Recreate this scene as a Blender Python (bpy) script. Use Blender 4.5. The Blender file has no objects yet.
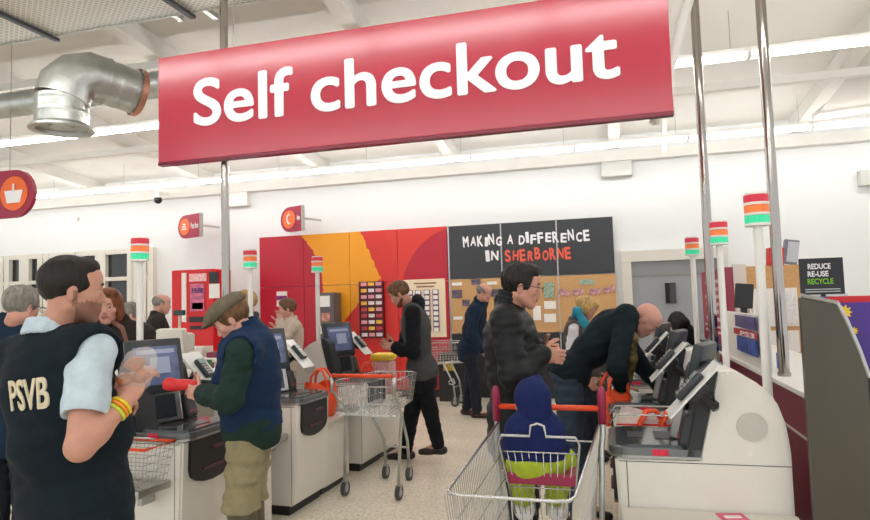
import bpy, bmesh, math, random
import numpy as np
from math import sin, cos, pi, radians, sqrt, atan
from mathutils import Vector, Matrix, Euler
random.seed(7)
C = bpy.context.scene.collection
def V(*a): return np.array(a, float)
def nrm(v):
    v = np.array(v, float); return v/max(1e-9, np.linalg.norm(v))
# ---------------------------------------------------------------- camera
FPX, PITCH, ROLL, YAW, CH = 628., radians(3.69), radians(1.67), radians(15.2), 1.55
_cy, _sy, _cp, _sp = cos(YAW), sin(YAW), cos(PITCH), sin(PITCH)
CF = V(-_sy*_cp, _cy*_cp, _sp); _R = V(_cy, _sy, 0); _U = np.cross(_R, CF)
CR = cos(ROLL)*_R - sin(ROLL)*_U; CU = sin(ROLL)*_R + cos(ROLL)*_U
def at(x, y, X=None, Y=None, Z=None, d=None):      # where a line of sight meets a plane of the room
    r = CF + CR*(x-435)/FPX + CU*(260-y)/FPX
    t = d if d is not None else X/r[0] if X is not None else Y/r[1] if Y is not None else (Z-CH)/r[2]
    return V(0, 0, CH) + r*t
cam = bpy.data.cameras.new('camera'); co = bpy.data.objects.new('camera', cam); C.objects.link(co)
cam.sensor_width = 36; cam.lens = FPX/870*36; cam.clip_start = .05
co.matrix_world = Matrix(((CR[0], CU[0], -CF[0], 0), (CR[1], CU[1], -CF[1], 0), (CR[2], CU[2], -CF[2], CH), (0, 0, 0, 1)))
bpy.context.scene.camera = co
def face_yaw(x, a):      # heading (radians): a=0 profile to the right as seen on pixel column x, 90 away, 180 left, 270 to camera
    return radians(a) - (atan((x-435)/FPX) - YAW)
# ---------------------------------------------------------------- materials
MATS = {}
def mat(name, col, rough=.5, metal=0, noise=0, nscale=20, bump=0, bscale=60, trans=0, emit=None, es=1, alpha=1, coat=0, stretch=None, spec=.5):
    if name in MATS: return MATS[name]
    m = bpy.data.materials.new(name); m.use_nodes = True; nt = m.node_tree; b = nt.nodes['Principled BSDF']
    b.inputs['Base Color'].default_value = (*col, 1); b.inputs['Roughness'].default_value = rough; b.inputs['Metallic'].default_value = metal
    b.inputs['Specular IOR Level'].default_value = spec
    if trans: b.inputs['Transmission Weight'].default_value = trans; b.inputs['IOR'].default_value = 1.2
    if coat: b.inputs['Coat Weight'].default_value = coat; b.inputs['Coat Roughness'].default_value = .05
    if alpha < 1: b.inputs['Alpha'].default_value = alpha
    if emit: b.inputs['Emission Color'].default_value = (*emit, 1); b.inputs['Emission Strength'].default_value = es
    if noise or bump:
        tc = nt.nodes.new('ShaderNodeTexCoord'); mp = nt.nodes.new('ShaderNodeMapping'); nt.links.new(tc.outputs['Object'], mp.inputs[0])
        if stretch: mp.inputs['Scale'].default_value = stretch
        if noise:
            n = nt.nodes.new('ShaderNodeTexNoise'); n.inputs['Scale'].default_value = nscale; n.inputs['Detail'].default_value = 4
            nt.links.new(mp.outputs[0], n.inputs[0]); r = nt.nodes.new('ShaderNodeMapRange')
            r.inputs[1].default_value = .3; r.inputs[2].default_value = .7; r.inputs[3].default_value = 1-noise; r.inputs[4].default_value = 1+noise
            nt.links.new(n.outputs[0], r.inputs[0]); x = nt.nodes.new('ShaderNodeVectorMath'); x.operation = 'SCALE'
            x.inputs[0].default_value = col; nt.links.new(r.outputs[0], x.inputs['Scale']); nt.links.new(x.outputs[0], b.inputs['Base Color'])
        if bump:
            n = nt.nodes.new('ShaderNodeTexNoise'); n.inputs['Scale'].default_value = bscale; nt.links.new(mp.outputs[0], n.inputs[0])
            bp = nt.nodes.new('ShaderNodeBump'); bp.inputs['Strength'].default_value = bump; bp.inputs['Distance'].default_value = .004
            nt.links.new(n.outputs[0], bp.inputs['Height']); nt.links.new(bp.outputs[0], b.inputs['Normal'])
    MATS[name] = m; return m
def rgb(r, g, b):
    f = lambda c: (c/255/12.92 if c/255 <= .04045 else ((c/255+.055)/1.055)**2.4)
    return (f(r), f(g), f(b))
M_white = mat('white_paint', rgb(236, 234, 228), .5, noise=.02, nscale=3)
M_wall = mat('wall_paint', rgb(228, 230, 230), .7, noise=.015, nscale=1.5)
M_ceil = mat('ceiling_deck', rgb(222, 220, 214), .8, noise=.02, nscale=2)
M_burg = mat('burgundy_laminate', rgb(128, 30, 62), .35, noise=.04)
M_signred = mat('sign_red', rgb(176, 8, 50), .22, coat=.5)
M_signred.node_tree.nodes['Principled BSDF'].inputs['Coat Weight'].default_value = .75; M_signred.node_tree.nodes['Principled BSDF'].inputs['Coat Roughness'].default_value = .2
M_letter = mat('white_vinyl', rgb(238, 238, 240), .4)
M_black = mat('black_plastic', rgb(28, 28, 30), .35)
M_dark = mat('dark_grey_plastic', rgb(48, 54, 56), .4, noise=.05, nscale=8)
M_dark2 = mat('charcoal_panel', rgb(40, 44, 47), .5)
M_cream = mat('machine_cream', rgb(232, 228, 218), .38, noise=.015, nscale=4)
M_cream2 = mat('machine_dull_cream', rgb(214, 208, 196), .45)  # duller cream for shelves, posts, tills and counters
M_steel = mat('brushed_steel', rgb(175, 172, 166), .32, metal=1, noise=.1, nscale=6, stretch=(1, 1, 30))
M_chrome = mat('polished_steel', rgb(168, 162, 156), .12, metal=1)
M_galv = mat('galvanised_steel', rgb(190, 194, 190), .34, metal=.85, noise=.12, nscale=9)
M_alu = mat('satin_aluminium', rgb(180, 180, 178), .28, metal=.9, noise=.05)
M_glassy = mat('dark_scanner_glass', rgb(60, 64, 68), .08, metal=.3)
M_wire = mat('zinc_wire', rgb(200, 200, 198), .25, metal=.85)
M_screen = mat('touch_screen_image', rgb(84, 92, 122), .15, noise=.55, nscale=9, emit=rgb(120, 130, 165), es=.12)
M_redpl = mat('red_plastic', rgb(214, 30, 34), .4)
M_orange = mat('orange_plastic', rgb(236, 78, 34), .4)
M_rubber = mat('grey_rubber', rgb(70, 72, 74), .6)
M_cork = mat('cork_board', rgb(204, 160, 108), .8, noise=.12, nscale=60)
M_paper = mat('white_paper', rgb(240, 238, 232), .7, noise=.03, nscale=20)
M_skin = mat('light_skin', rgb(196, 142, 120), .45, noise=.07, nscale=14)
M_skin2 = mat('pink_skin', rgb(206, 152, 134), .45, noise=.06, nscale=14)
M_lips = mat('lip_skin', rgb(168, 98, 90), .4)
M_eyew = mat('eye_white', rgb(196, 186, 180), .2)
M_iris = mat('dark_iris', rgb(60, 42, 30), .15)
def cloth(name, col, n=.1, b=.5, rough=.85): return mat(name, col, rough, noise=n, nscale=25, bump=b, bscale=120, spec=.25)
def hairm(name, col, n=.4): return mat(name, col, .55, noise=n, nscale=45, bump=.9, bscale=90, stretch=(1, 1, .25), spec=.3)
# ---------------------------------------------------------------- mesh helpers
def bx(bm, c, s, rot=None, bev=0):
    r = bmesh.ops.create_cube(bm, size=1); vs = r['verts']
    M = Matrix.Translation(Vector(c)) @ (rot.to_4x4() if rot is not None else Matrix.Identity(4)) @ Matrix.Diagonal((*s, 1))
    bmesh.ops.transform(bm, matrix=M, verts=vs)
    if bev:
        es = list({e for v in vs for e in v.link_edges})
        bmesh.ops.bevel(bm, geom=es, offset=bev, segments=2, affect='EDGES', profile=.5)
def box(c, s, rot=None, bev=0):
    bm = bmesh.new(); bx(bm, c, s, rot, bev); return bm
def tube(bm, pts, r, n=8, closed=False, caps=True):
    pts = [Vector(p) for p in pts]; N = len(pts); rings = []; rs = r if isinstance(r, (list, tuple)) else [r]*N
    prev = None
    for i, p in enumerate(pts):
        if closed: t = (pts[(i+1) % N]-pts[i-1])
        else: t = pts[min(i+1, N-1)]-pts[max(i-1, 0)]
        t.normalize()
        if prev is None:
            a = Vector((0, 0, 1)) if abs(t.z) < .9 else Vector((1, 0, 0)); u = t.cross(a).normalized()
        else:
            u = (prev - t*prev.dot(t)).normalized()
        prev = u; w = t.cross(u)
        k = 1
        if 0 < i < N-1 or closed:
            a = (pts[i]-pts[i-1]).normalized(); b = (pts[(i+1) % N]-pts[i]).normalized(); k = 1/max(.5, sqrt(max(.01, (1+a.dot(b))/2)))
        rings.append([bm.verts.new(p+(u*cos(2*pi*j/n)+w*sin(2*pi*j/n))*rs[i]*k) for j in range(n)])
    for i in range(N if closed else N-1):
        A, B = rings[i], rings[(i+1) % N]
        for j in range(n): bm.faces.new((A[j], A[(j+1) % n], B[(j+1) % n], B[j]))
    if caps and not closed: bm.faces.new(rings[0][::-1]); bm.faces.new(rings[-1])
def prism(bm, poly, h, M=None, bev=0):
    """poly in local XY, extruded +Z by h, then M"""
    f = bm.faces.new([bm.verts.new((x, y, 0)) for x, y in poly]); r = bmesh.ops.extrude_face_region(bm, geom=[f])
    vs = [g for g in r['geom'] if isinstance(g, bmesh.types.BMVert)]; bmesh.ops.translate(bm, vec=(0, 0, h), verts=vs)
    allv = list(f.verts)+vs
    if bev:
        es = list({e for v in allv for e in v.link_edges}); rr = bmesh.ops.bevel(bm, geom=es, offset=bev, segments=2, affect='EDGES'); allv = list({v for ff in rr['faces'] for v in ff.verts} | {v for v in allv if v.is_valid})
    if M is not None: bmesh.ops.transform(bm, matrix=M, verts=allv)
    bmesh.ops.recalc_face_normals(bm, faces=bm.faces)
def basis(o, ex, ey, ez): return Matrix(((ex[0], ey[0], ez[0], o[0]), (ex[1], ey[1], ez[1], o[1]), (ex[2], ey[2], ez[2], o[2]), (0, 0, 0, 1)))
def disc(bm, c, nrml, r, th=.004, n=24, ry=None):
    nn = Vector(nrml).normalized(); q = nn.to_track_quat('Z', 'Y').to_matrix().to_4x4()
    bmesh.ops.create_cone(bm, cap_ends=True, segments=n, radius1=r, radius2=r, depth=th, matrix=Matrix.Translation(Vector(c)) @ q)
def cyl(c, r, h, n=24, axis=(0, 0, 1)):
    bm = bmesh.new(); disc(bm, c, axis, r, h, n); return bm
def sphere(c, r, n=16, s=(1, 1, 1)):
    bm = bmesh.new(); bmesh.ops.create_uvsphere(bm, u_segments=n, v_segments=max(6, n//2), radius=r, matrix=Matrix.Translation(Vector(c)) @ Matrix.Diagonal((*s, 1))); return bm
def lathe(bm, prof, n=24, M=None):
    rings = []; new = []
    for r, z in prof:
        rings.append([bm.verts.new((r*cos(2*pi*j/n), r*sin(2*pi*j/n), z)) for j in range(n)]); new += rings[-1]
    for A, B in zip(rings, rings[1:]):
        for j in range(n): bm.faces.new((A[j], A[(j+1) % n], B[(j+1) % n], B[j]))
    if M is not None: bmesh.ops.transform(bm, matrix=M, verts=new)
def obj(name, bm, m, parent=None, smooth=False, mats=None):
    me = bpy.data.meshes.new(name); bm.to_mesh(me); bm.free()
    for mm in (mats or [m]): me.materials.append(mm)
    o = bpy.data.objects.new(name, me); C.objects.link(o)
    if parent is not None: o.parent = parent
    if smooth:
        me.polygons.foreach_set('use_smooth', [True]*len(me.polygons))
        if smooth == 'auto':
            try: me.set_sharp_from_angle(angle=radians(35))
            except Exception: pass
    return o
def tag(o, label, cat, group=None, kind=None):
    o['label'] = label; o['category'] = cat
    if group: o['group'] = group
    if kind: o['kind'] = kind
    return o
def struct(name, bm, m, label=None):
    o = obj(name, bm, m); o['kind'] = 'structure'; o['category'] = name.split('_')[0]
    if label: o['label'] = label
    return o
def thing(name, label, cat, loc=(0, 0, 0), rz=0, group=None):
    o = bpy.data.objects.new(name, None); C.objects.link(o); o.location = Vector([float(a) for a in loc]); o.rotation_euler = (0, 0, rz); o.empty_display_size = .1
    return tag(o, label, cat, group)
def dup(root, loc=None, rz=None, label=None, group=None):
    def rec(o, par):
        c = o.copy(); C.objects.link(c); c.parent = par
        for ch in list(o.children): rec(ch, c)
        return c
    r = rec(root, None)
    if loc is not None: r.location = Vector([float(a) for a in loc])
    if rz is not None: r.rotation_euler = (0, 0, rz)
    if label: r['label'] = label
    if group: r['group'] = group
    return r
def text(body, m, parent=None, o=(0, 0, 0), ex=(1, 0, 0), ey=(0, 0, 1), w=None, h=None, ext=.002, bold=0, name='lettering', align='L', cw=1, shear=0, res=5):
    """lettering mesh; lower left corner at o, running along ex, up along ey"""
    cu = bpy.data.curves.new('t', 'FONT'); cu.body = body; cu.extrude = 0; cu.space_character = cw; cu.shear = shear
    cu.resolution_u = res
    t = bpy.data.objects.new('t', cu); C.objects.link(t); bpy.context.view_layer.update()
    dg = bpy.context.evaluated_depsgraph_get(); me = bpy.data.meshes.new_from_object(t.evaluated_get(dg)); bpy.data.objects.remove(t)
    bm = bmesh.new(); k_ = 8 if bold else 1
    for i in range(k_):
        n0 = len(bm.verts); bm.from_mesh(me); bm.verts.ensure_lookup_table()
        for v in bm.verts[n0:]: v.co.x += bold*cos(2*pi*i/k_); v.co.y += bold*sin(2*pi*i/k_)
        for v in bm.verts[n0:]: v.co.z = i*2e-4
    bpy.data.meshes.remove(me)
    xs = [v.co.x for v in bm.verts]; ys = [v.co.y for v in bm.verts]
    x0, x1, y0, y1 = min(xs), max(xs), min(ys), max(ys)
    sx = w/(x1-x0) if w else None; sy = h/(y1-y0) if h else None
    sx = sx or sy; sy = sy or sx
    ex, ey = Vector(ex).normalized(), Vector(ey).normalized(); ez = ex.cross(ey)
    offx = -x0 if align == 'L' else -(x0+x1)/2
    r = bmesh.ops.extrude_face_region(bm, geom=bm.faces[:]); vs = [g for g in r['geom'] if isinstance(g, bmesh.types.BMVert)]
    bmesh.ops.translate(bm, vec=(0, 0, ext), verts=vs)
    for v in bm.verts: v.co = Vector([float(a) for a in o]) + ex*((v.co.x+offx)*sx) + ey*((v.co.y-y0)*sy) + ez*v.co.z
    bmesh.ops.recalc_face_normals(bm, faces=bm.faces)
    return obj(name, bm, m, parent)
# ---------------------------------------------------------------- implicit bodies
class Sdf:
    def __init__(s): s.p = []
    def cap(s, a, b, ra, rb=None, k=.02): s.p.append(('c', np.array(a, float), np.array(b, float), ra, ra if rb is None else rb, k, 1)); return s
    def ell(s, c, r, k=.02, R=None, sub=0): s.p.append(('e', np.array(c, float), np.array(r, float), np.eye(3) if R is None else R, 0, k, -1 if sub else 1)); return s
    def cutcap(s, a, b, r, k=.005): s.p.append(('c', np.array(a, float), np.array(b, float), r, r, k, -1)); return s
    def plane(s, p, n, k=.004): s.p.append(('p', np.array(p, float), nrm(n), 0, 0, k, -1)); return s   # removes the side n points to
    def mesh(s, name, m, h=.006, parent=None, amp=0, freq=14, seed=1, off=(0, 0, 0), mats=None, matf=None, stretch=(1, 1, 1), relax=1):
        lo = np.array([1e9]*3); hi = -lo
        for q in s.p:
            if q[6] < 0: continue
            if q[0] == 'c': R_ = max(q[3], q[4]); lo = np.minimum(lo, np.minimum(q[1], q[2])-R_); hi = np.maximum(hi, np.maximum(q[1], q[2])+R_)
            else: R_ = max(q[2]); lo = np.minimum(lo, q[1]-R_); hi = np.maximum(hi, q[1]+R_)
        lo -= .02+3*h; hi += .02+3*h; n = np.ceil((hi-lo)/h).astype(int)+1
        D = np.full(n, .2, np.float32); ax = [lo[i]+h*np.arange(n[i]) for i in range(3)]
        for t, a, b, c, d, k, sg in s.p:
            mg = k+3*h
            if t == 'c': R_ = max(c, d); l = np.minimum(a, b)-R_-mg; u = np.maximum(a, b)+R_+mg
            elif t == 'e': R_ = np.abs(c) @ b if 0 else np.sqrt(((c*b)**2).sum(1)); l = a-R_-mg; u = a+R_+mg
            else: l, u = lo, hi
            i0 = np.clip(np.floor((l-lo)/h).astype(int), 0, n); i1 = np.clip(np.ceil((u-lo)/h).astype(int)+1, 0, n)
            if (i1 <= i0).any(): continue
            sl = tuple(slice(i0[i], i1[i]) for i in range(3))
            X = ax[0][sl[0]][:, None, None].astype(np.float32); Y = ax[1][sl[1]][None, :, None].astype(np.float32); Z = ax[2][sl[2]][None, None, :].astype(np.float32)
            if t == 'c':
                e = b-a; L = max(1e-9, e @ e); T = np.clip(((X-a[0])*e[0]+(Y-a[1])*e[1]+(Z-a[2])*e[2])/L, 0, 1)
                dd = np.sqrt((X-a[0]-T*e[0])**2+(Y-a[1]-T*e[1])**2+(Z-a[2]-T*e[2])**2)-(c+(d-c)*T)
            elif t == 'e':
                x, y, z = X-a[0], Y-a[1], Z-a[2]
                q = [(c[0, i]*x+c[1, i]*y+c[2, i]*z) for i in range(3)]
                k0 = np.sqrt(sum((q[i]/b[i])**2 for i in range(3))); k1 = np.sqrt(sum((q[i]/b[i]**2)**2 for i in range(3)))+1e-6
                dd = k0*(k0-1)/k1
            else: dd = -((X-a[0])*b[0]+(Y-a[1])*b[1]+(Z-a[2])*b[2])
            A = D[sl]
            if sg > 0: w = np.maximum(k-np.abs(A-dd), 0)/k; D[sl] = np.minimum(A, dd)-w*w*k/4
            else: dd = -dd; w = np.maximum(k-np.abs(A-dd), 0)/k; D[sl] = np.maximum(A, dd)+w*w*k/4
        if amp:
            rs = np.random.RandomState(seed); idx = np.nonzero(np.abs(D) < .04)
            px = [ax[i][idx[i]]*stretch[i] for i in range(3)]; nz = 0
            for j in range(7):
                v = nrm(rs.randn(3))*freq*(.7+1.6*j/6); nz = nz+np.sin(px[0]*v[0]*2+px[1]*v[1]*2+px[2]*v[2]*2+rs.rand()*6+1.3*np.sin(px[2]*freq*.9+j+px[0]*9))*(1/(1+.35*j))
            D[idx] += (amp*nz/2.2).astype(np.float32)
        S = D < 0
        # surface nets
        nx, ny, nz_ = np.array(D.shape)-1
        cnt = np.zeros((nx, ny, nz_), np.uint8)
        cs = [(i, j, k) for i in (0, 1) for j in (0, 1) for k in (0, 1)]
        for i, j, k in cs: cnt += S[i:nx+i, j:ny+j, k:nz_+k]
        act = np.nonzero((cnt > 0) & (cnt < 8)); na = len(act[0])
        if na == 0: raise RuntimeError('empty sdf '+name)
        ids = np.full((nx, ny, nz_), -1, np.int32); ids[act] = np.arange(na)
        acc = np.zeros((na, 3)); ct = np.zeros(na)
        for a in cs:
            for dx in range(3):
                if a[dx]: continue
                b = list(a); b[dx] = 1
                va = D[act[0]+a[0], act[1]+a[1], act[2]+a[2]]; vb = D[act[0]+b[0], act[1]+b[1], act[2]+b[2]]
                m_ = (va < 0) != (vb < 0); t_ = np.where(m_, va/np.where(m_, va-vb, 1), 0)
                p = np.array(a, float)[None, :].repeat(na, 0); p[:, dx] += t_
                acc += p*m_[:, None]; ct += m_
        P = (acc/ct[:, None]+np.stack(act, 1))*h+lo
        F = []
        for dx in range(3):
            u, w = (dx+1) % 3, (dx+2) % 3
            s0 = [slice(1, None)]*3; s1 = [slice(1, None)]*3
            sa = [slice(1, -1)]*3; sa[dx] = slice(0, -1); sb = [slice(1, -1)]*3; sb[dx] = slice(1, None)
            A_, B_ = S[tuple(sa)], S[tuple(sb)]
            for inv in (0, 1):
                q = np.nonzero((A_ & ~B_) if not inv else (~A_ & B_)); q = [q[i]+(0 if i == dx else 1) for i in range(3)]
                def g(du, dw):
                    r = [q[0], q[1], q[2]]; r = [r[0].copy(), r[1].copy(), r[2].copy()]; r[u] += du; r[w] += dw; return ids[r[0], r[1], r[2]]
                a0, a1, a2, a3 = g(-1, -1), g(0, -1), g(0, 0), g(-1, 0)
                F.append(np.stack((a0, a1, a2, a3) if not inv else (a3, a2, a1, a0), 1))
        F = np.concatenate(F); F = F[(F >= 0).all(1)]
        for _ in range(relax):     # a light relaxation
            Sx = np.zeros_like(P); Cn = np.zeros(len(P))
            for a, b in ((0, 1), (1, 2), (2, 3), (3, 0)):
                for i in range(3): Sx[:, i] += np.bincount(F[:, a], P[F[:, b], i], len(P))+np.bincount(F[:, b], P[F[:, a], i], len(P))
                Cn += np.bincount(F[:, a], None, len(P))+np.bincount(F[:, b], None, len(P))
            P = P*.55+.45*Sx/np.maximum(Cn, 1)[:, None]
        P = P-np.array(off, float)
        me = bpy.data.meshes.new(name); me.vertices.add(len(P)); me.vertices.foreach_set('co', P.astype(np.float32).ravel())
        me.loops.add(F.size); me.loops.foreach_set('vertex_index', F.ravel().astype(np.int32))
        me.polygons.add(len(F)); me.polygons.foreach_set('loop_start', (np.arange(len(F))*4).astype(np.int32))
        me.update(calc_edges=True); me.polygons.foreach_set('use_smooth', np.ones(len(F), bool))
        for mm in (mats or [m]): me.materials.append(mm)
        if matf is not None:
            cen = P[F].mean(1)+np.array(off, float); me.polygons.foreach_set('material_index', matf(cen).astype(np.int32))
        o = bpy.data.objects.new(name, me); C.objects.link(o)
        if parent is not None: o.parent = parent
        return o
# ---------------------------------------------------------------- people
def frame(fwd, up):
    up = nrm(up); f = np.array(fwd, float); f = nrm(f-up*(f @ up)); l = np.cross(up, f); return np.stack([f, l, up], 1)
def hand(S, w, d, thumb, right, curl=35, sc=1., spread=1.):
    d = nrm(d); th = nrm(np.array(thumb)-d*(np.array(thumb) @ d)); n = np.cross(th, d) if right else np.cross(d, th)
    R = np.stack([d, th, n], 1)
    S.ell(w+d*.048*sc, V(.054, .041, .017)*sc, .012, R)
    S.cap(w-d*.02*sc, w+d*.02*sc, .026*sc, .025*sc, .015)
    for off, ln in ((.029, .92), (.010, 1.), (-.010, .95), (-.028, .76)):
        p = w+d*.086*sc+th*off*sc*spread; a = radians(curl)*.6; r = .0092
        for L in (.043, .027, .022):
            q = p+(d*cos(a)+n*sin(a)+th*off*2.2*spread*.3)*L*ln*sc; S.cap(p, q, r*sc, (r-.0008)*sc, .004); p = q; a += radians(curl); r -= .0006
    p = w+d*.025*sc+th*.026*sc
    for L, t in ((.042, .95), (.032, .55), (.026, .3)):
        q = p+nrm(d*(1-t*.5)+th*t+n*(.35+.2*(1-t)))*L*sc; S.cap(p, q, .0115*sc, .0095*sc, .006); p = q
    return n
def head_prims(S, hc, R, s, neckb, nose=1., jaw=1., fem=False):
    g = lambda x, y, z: hc+R @ (V(x, y, z)*s)
    e = lambda c, r, k=.02, sub=0: S.ell(g(*c), V(*r)*s, k*s, R, sub)
    e((-.014, 0, .034), (.097, .077, .088)); e((.03, 0, -.03), (.060, .057*jaw, .078), .03)
    e((.045, 0, .05), (.05, .058, .05), .03)
    for y in (-1, 1):
        S.cap(g(.0, .054*y*jaw, -.055), g(.06, .014*y, -.098), .018*s, .015*s, .03*s)
        e((.055, .038*y, -.02), (.028, .022, .026), .02)
        S.cap(g(.086, .014*y, .022), g(.076, .042*y, .022), .0095*s, .008*s, .014*s)
        e((.096, .031*y, .001), (.019, .017, .0125), .01, 1)
        S.ell(g(-.006, .076*y, -.012), V(.017, .0085, .031)*s, .008*s, R @ np.array(((cos(.15), 0, sin(.15)), (0, 1, 0), (-sin(.15), 0, cos(.15)))))
        e((-.002, .086*y, -.008), (.009, .005, .018), .004, 1)
        e((.101*1, .011*y, -.036), (.010, .0075, .0075), .006)
        S.cap(g(.088, .019*y, -.0045+.0), g(.081, .044*y, -.008), .0045*s, .004*s, .006*s)
        S.cap(g(.089, .019*y, .0125), g(.082, .044*y, .010), .0055*s, .005*s, .006*s)
    S.cap(g(.084, 0, .012), g(.1035*nose, 0, -.026), .0075*s, .0098*s, .012*s); e((.104*nose, 0, -.030), (.0105, .0105, .0085), .008)
    e((.066, 0, -.1), (.022, .024, .019), .02)
    e((.075, 0, -.062), (.022, .032, .024), .015)
    e((.0935, 0, -.0585), (.0085, .022, .0052), .005); e((.092, 0, -.0705), (.009, .019, .0058), .005)
    e((.1005, 0, -.0645), (.008, .022, .0018), .003, 1)
    nk = .054 if not fem else .047
    S.cap(neckb-R[:, 2]*.01, g(-.022, 0, -.055), (nk+.008), nk*s if s > .8 else nk*s, .025)
def hair_sdf(style, hc, R, s):
    S = Sdf(); g = lambda x, y, z: hc+R @ (V(x, y, z)*s); rr = lambda *a: V(*a)*s
    if style in ('short', 'crop', 'grey', 'messy'):
        t = {'short': .007, 'crop': .006, 'grey': .013, 'messy': .014}[style]
        S.ell(g(-.017, 0, .04), rr(.097+t, .077+t, .088+t), .02, R)
        S.ell(g(.042, 0, .094), rr(.043, .058, .03+t*.3), .02, R)
        if style == 'messy': S.ell(g(.034, 0, .094), rr(.050, .064, .036), .02, R)
        S.ell(g(.11, 0, -.035), rr(.078, .12, .105), .008, R, 1); S.ell(g(.025, 0, -.10), rr(.075, .12, .085), .01, R, 1)
        for y in (-1, 1): S.ell(g(-.004, .092*y, -.014), rr(.026, .022, .036), .006, R, 1)
        S.plane(g(0, 0, -.068), -R[:, 2]+R[:, 0]*.25, .008)
    elif style == 'bald_ring':
        S.ell(g(-.017, 0, .03), rr(.105, .085, .085), .02, R); S.ell(g(.12, 0, -.02), rr(.11, .12, .15), .01, R, 1); S.plane(g(0, 0, .05), R[:, 2]+R[:, 0]*.5, .01); S.plane(g(0, 0, -.06), -R[:, 2], .008)
        for y in (-1, 1): S.ell(g(-.004, .092*y, -.014), rr(.026, .02, .036), .006, R, 1)
    elif style == 'bob':
        S.ell(g(-.02, 0, .035), rr(.115, .098, .105), .03, R); S.ell(g(-.045, 0, -.055), rr(.085, .1, .09), .04, R); S.ell(g(.04, 0, .10), rr(.06, .07, .035), .02, R)
        for y in (-1, 1): S.ell(g(.01, .078*y, -.045), rr(.045, .022, .07), .02, R)
        S.ell(g(.115, 0, -.045), rr(.082, .062, .115), .01, R, 1); S.plane(g(0, 0, -.125), -R[:, 2], .02)
    elif style == 'bun':
        S.ell(g(-.017, 0, .04), rr(.108, .088, .1), .02, R); S.ell(g(-.1, 0, .03), rr(.05, .05, .05), .02, R); S.ell(g(.04, 0, .095), rr(.05, .06, .03), .02, R)
        for y in (-1, 1): S.ell(g(.01, .078*y, 0), rr(.05, .016, .05), .02, R)
        S.ell(g(.115, 0, -.04), rr(.078, .07, .11), .01, R, 1); S.plane(g(0, 0, -.08), -R[:, 2]+R[:, 0]*.25, .01)
    return S
def torso(S, J, off=0, belly=0, ts=1., fem=0, hem=None, k=.05, lower=True):
    f, l, u = J['TR'][:, 0], J['TR'][:, 1], J['TR'][:, 2]; P = J['pel']; PR = J['PR']; N = J['neck']; m = J['mid']; ch = J['chest']; CRm = J['CR']
    a = lambda *v: V(*v)*ts+off
    S.ell(P, a(.108, .158-.0*fem, .12), k, PR)
    S.ell(m+CRm[:, 0]*(.01+belly*.3), a(.100+belly, .140, .14), k, frame(CRm[:, 0]+PR[:, 0], CRm[:, 2]+PR[:, 2]))
    S.ell(ch, a(.112, .158, .17), k, CRm)
    if fem: S.ell(ch+CRm[:, 0]*.06*ts-CRm[:, 2]*.02, a(.06, .11, .06), k, CRm)
    for s in 'LR': S.cap(N-CRm[:, 2]*.035*ts, J['sh'+s], .05*ts+off, .052*ts+off, .04)
    if hem is not None and hem > 0: S.ell(P-PR[:, 2]*hem*.6, a(.115, .165, .5*hem+.10), k, PR)
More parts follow.
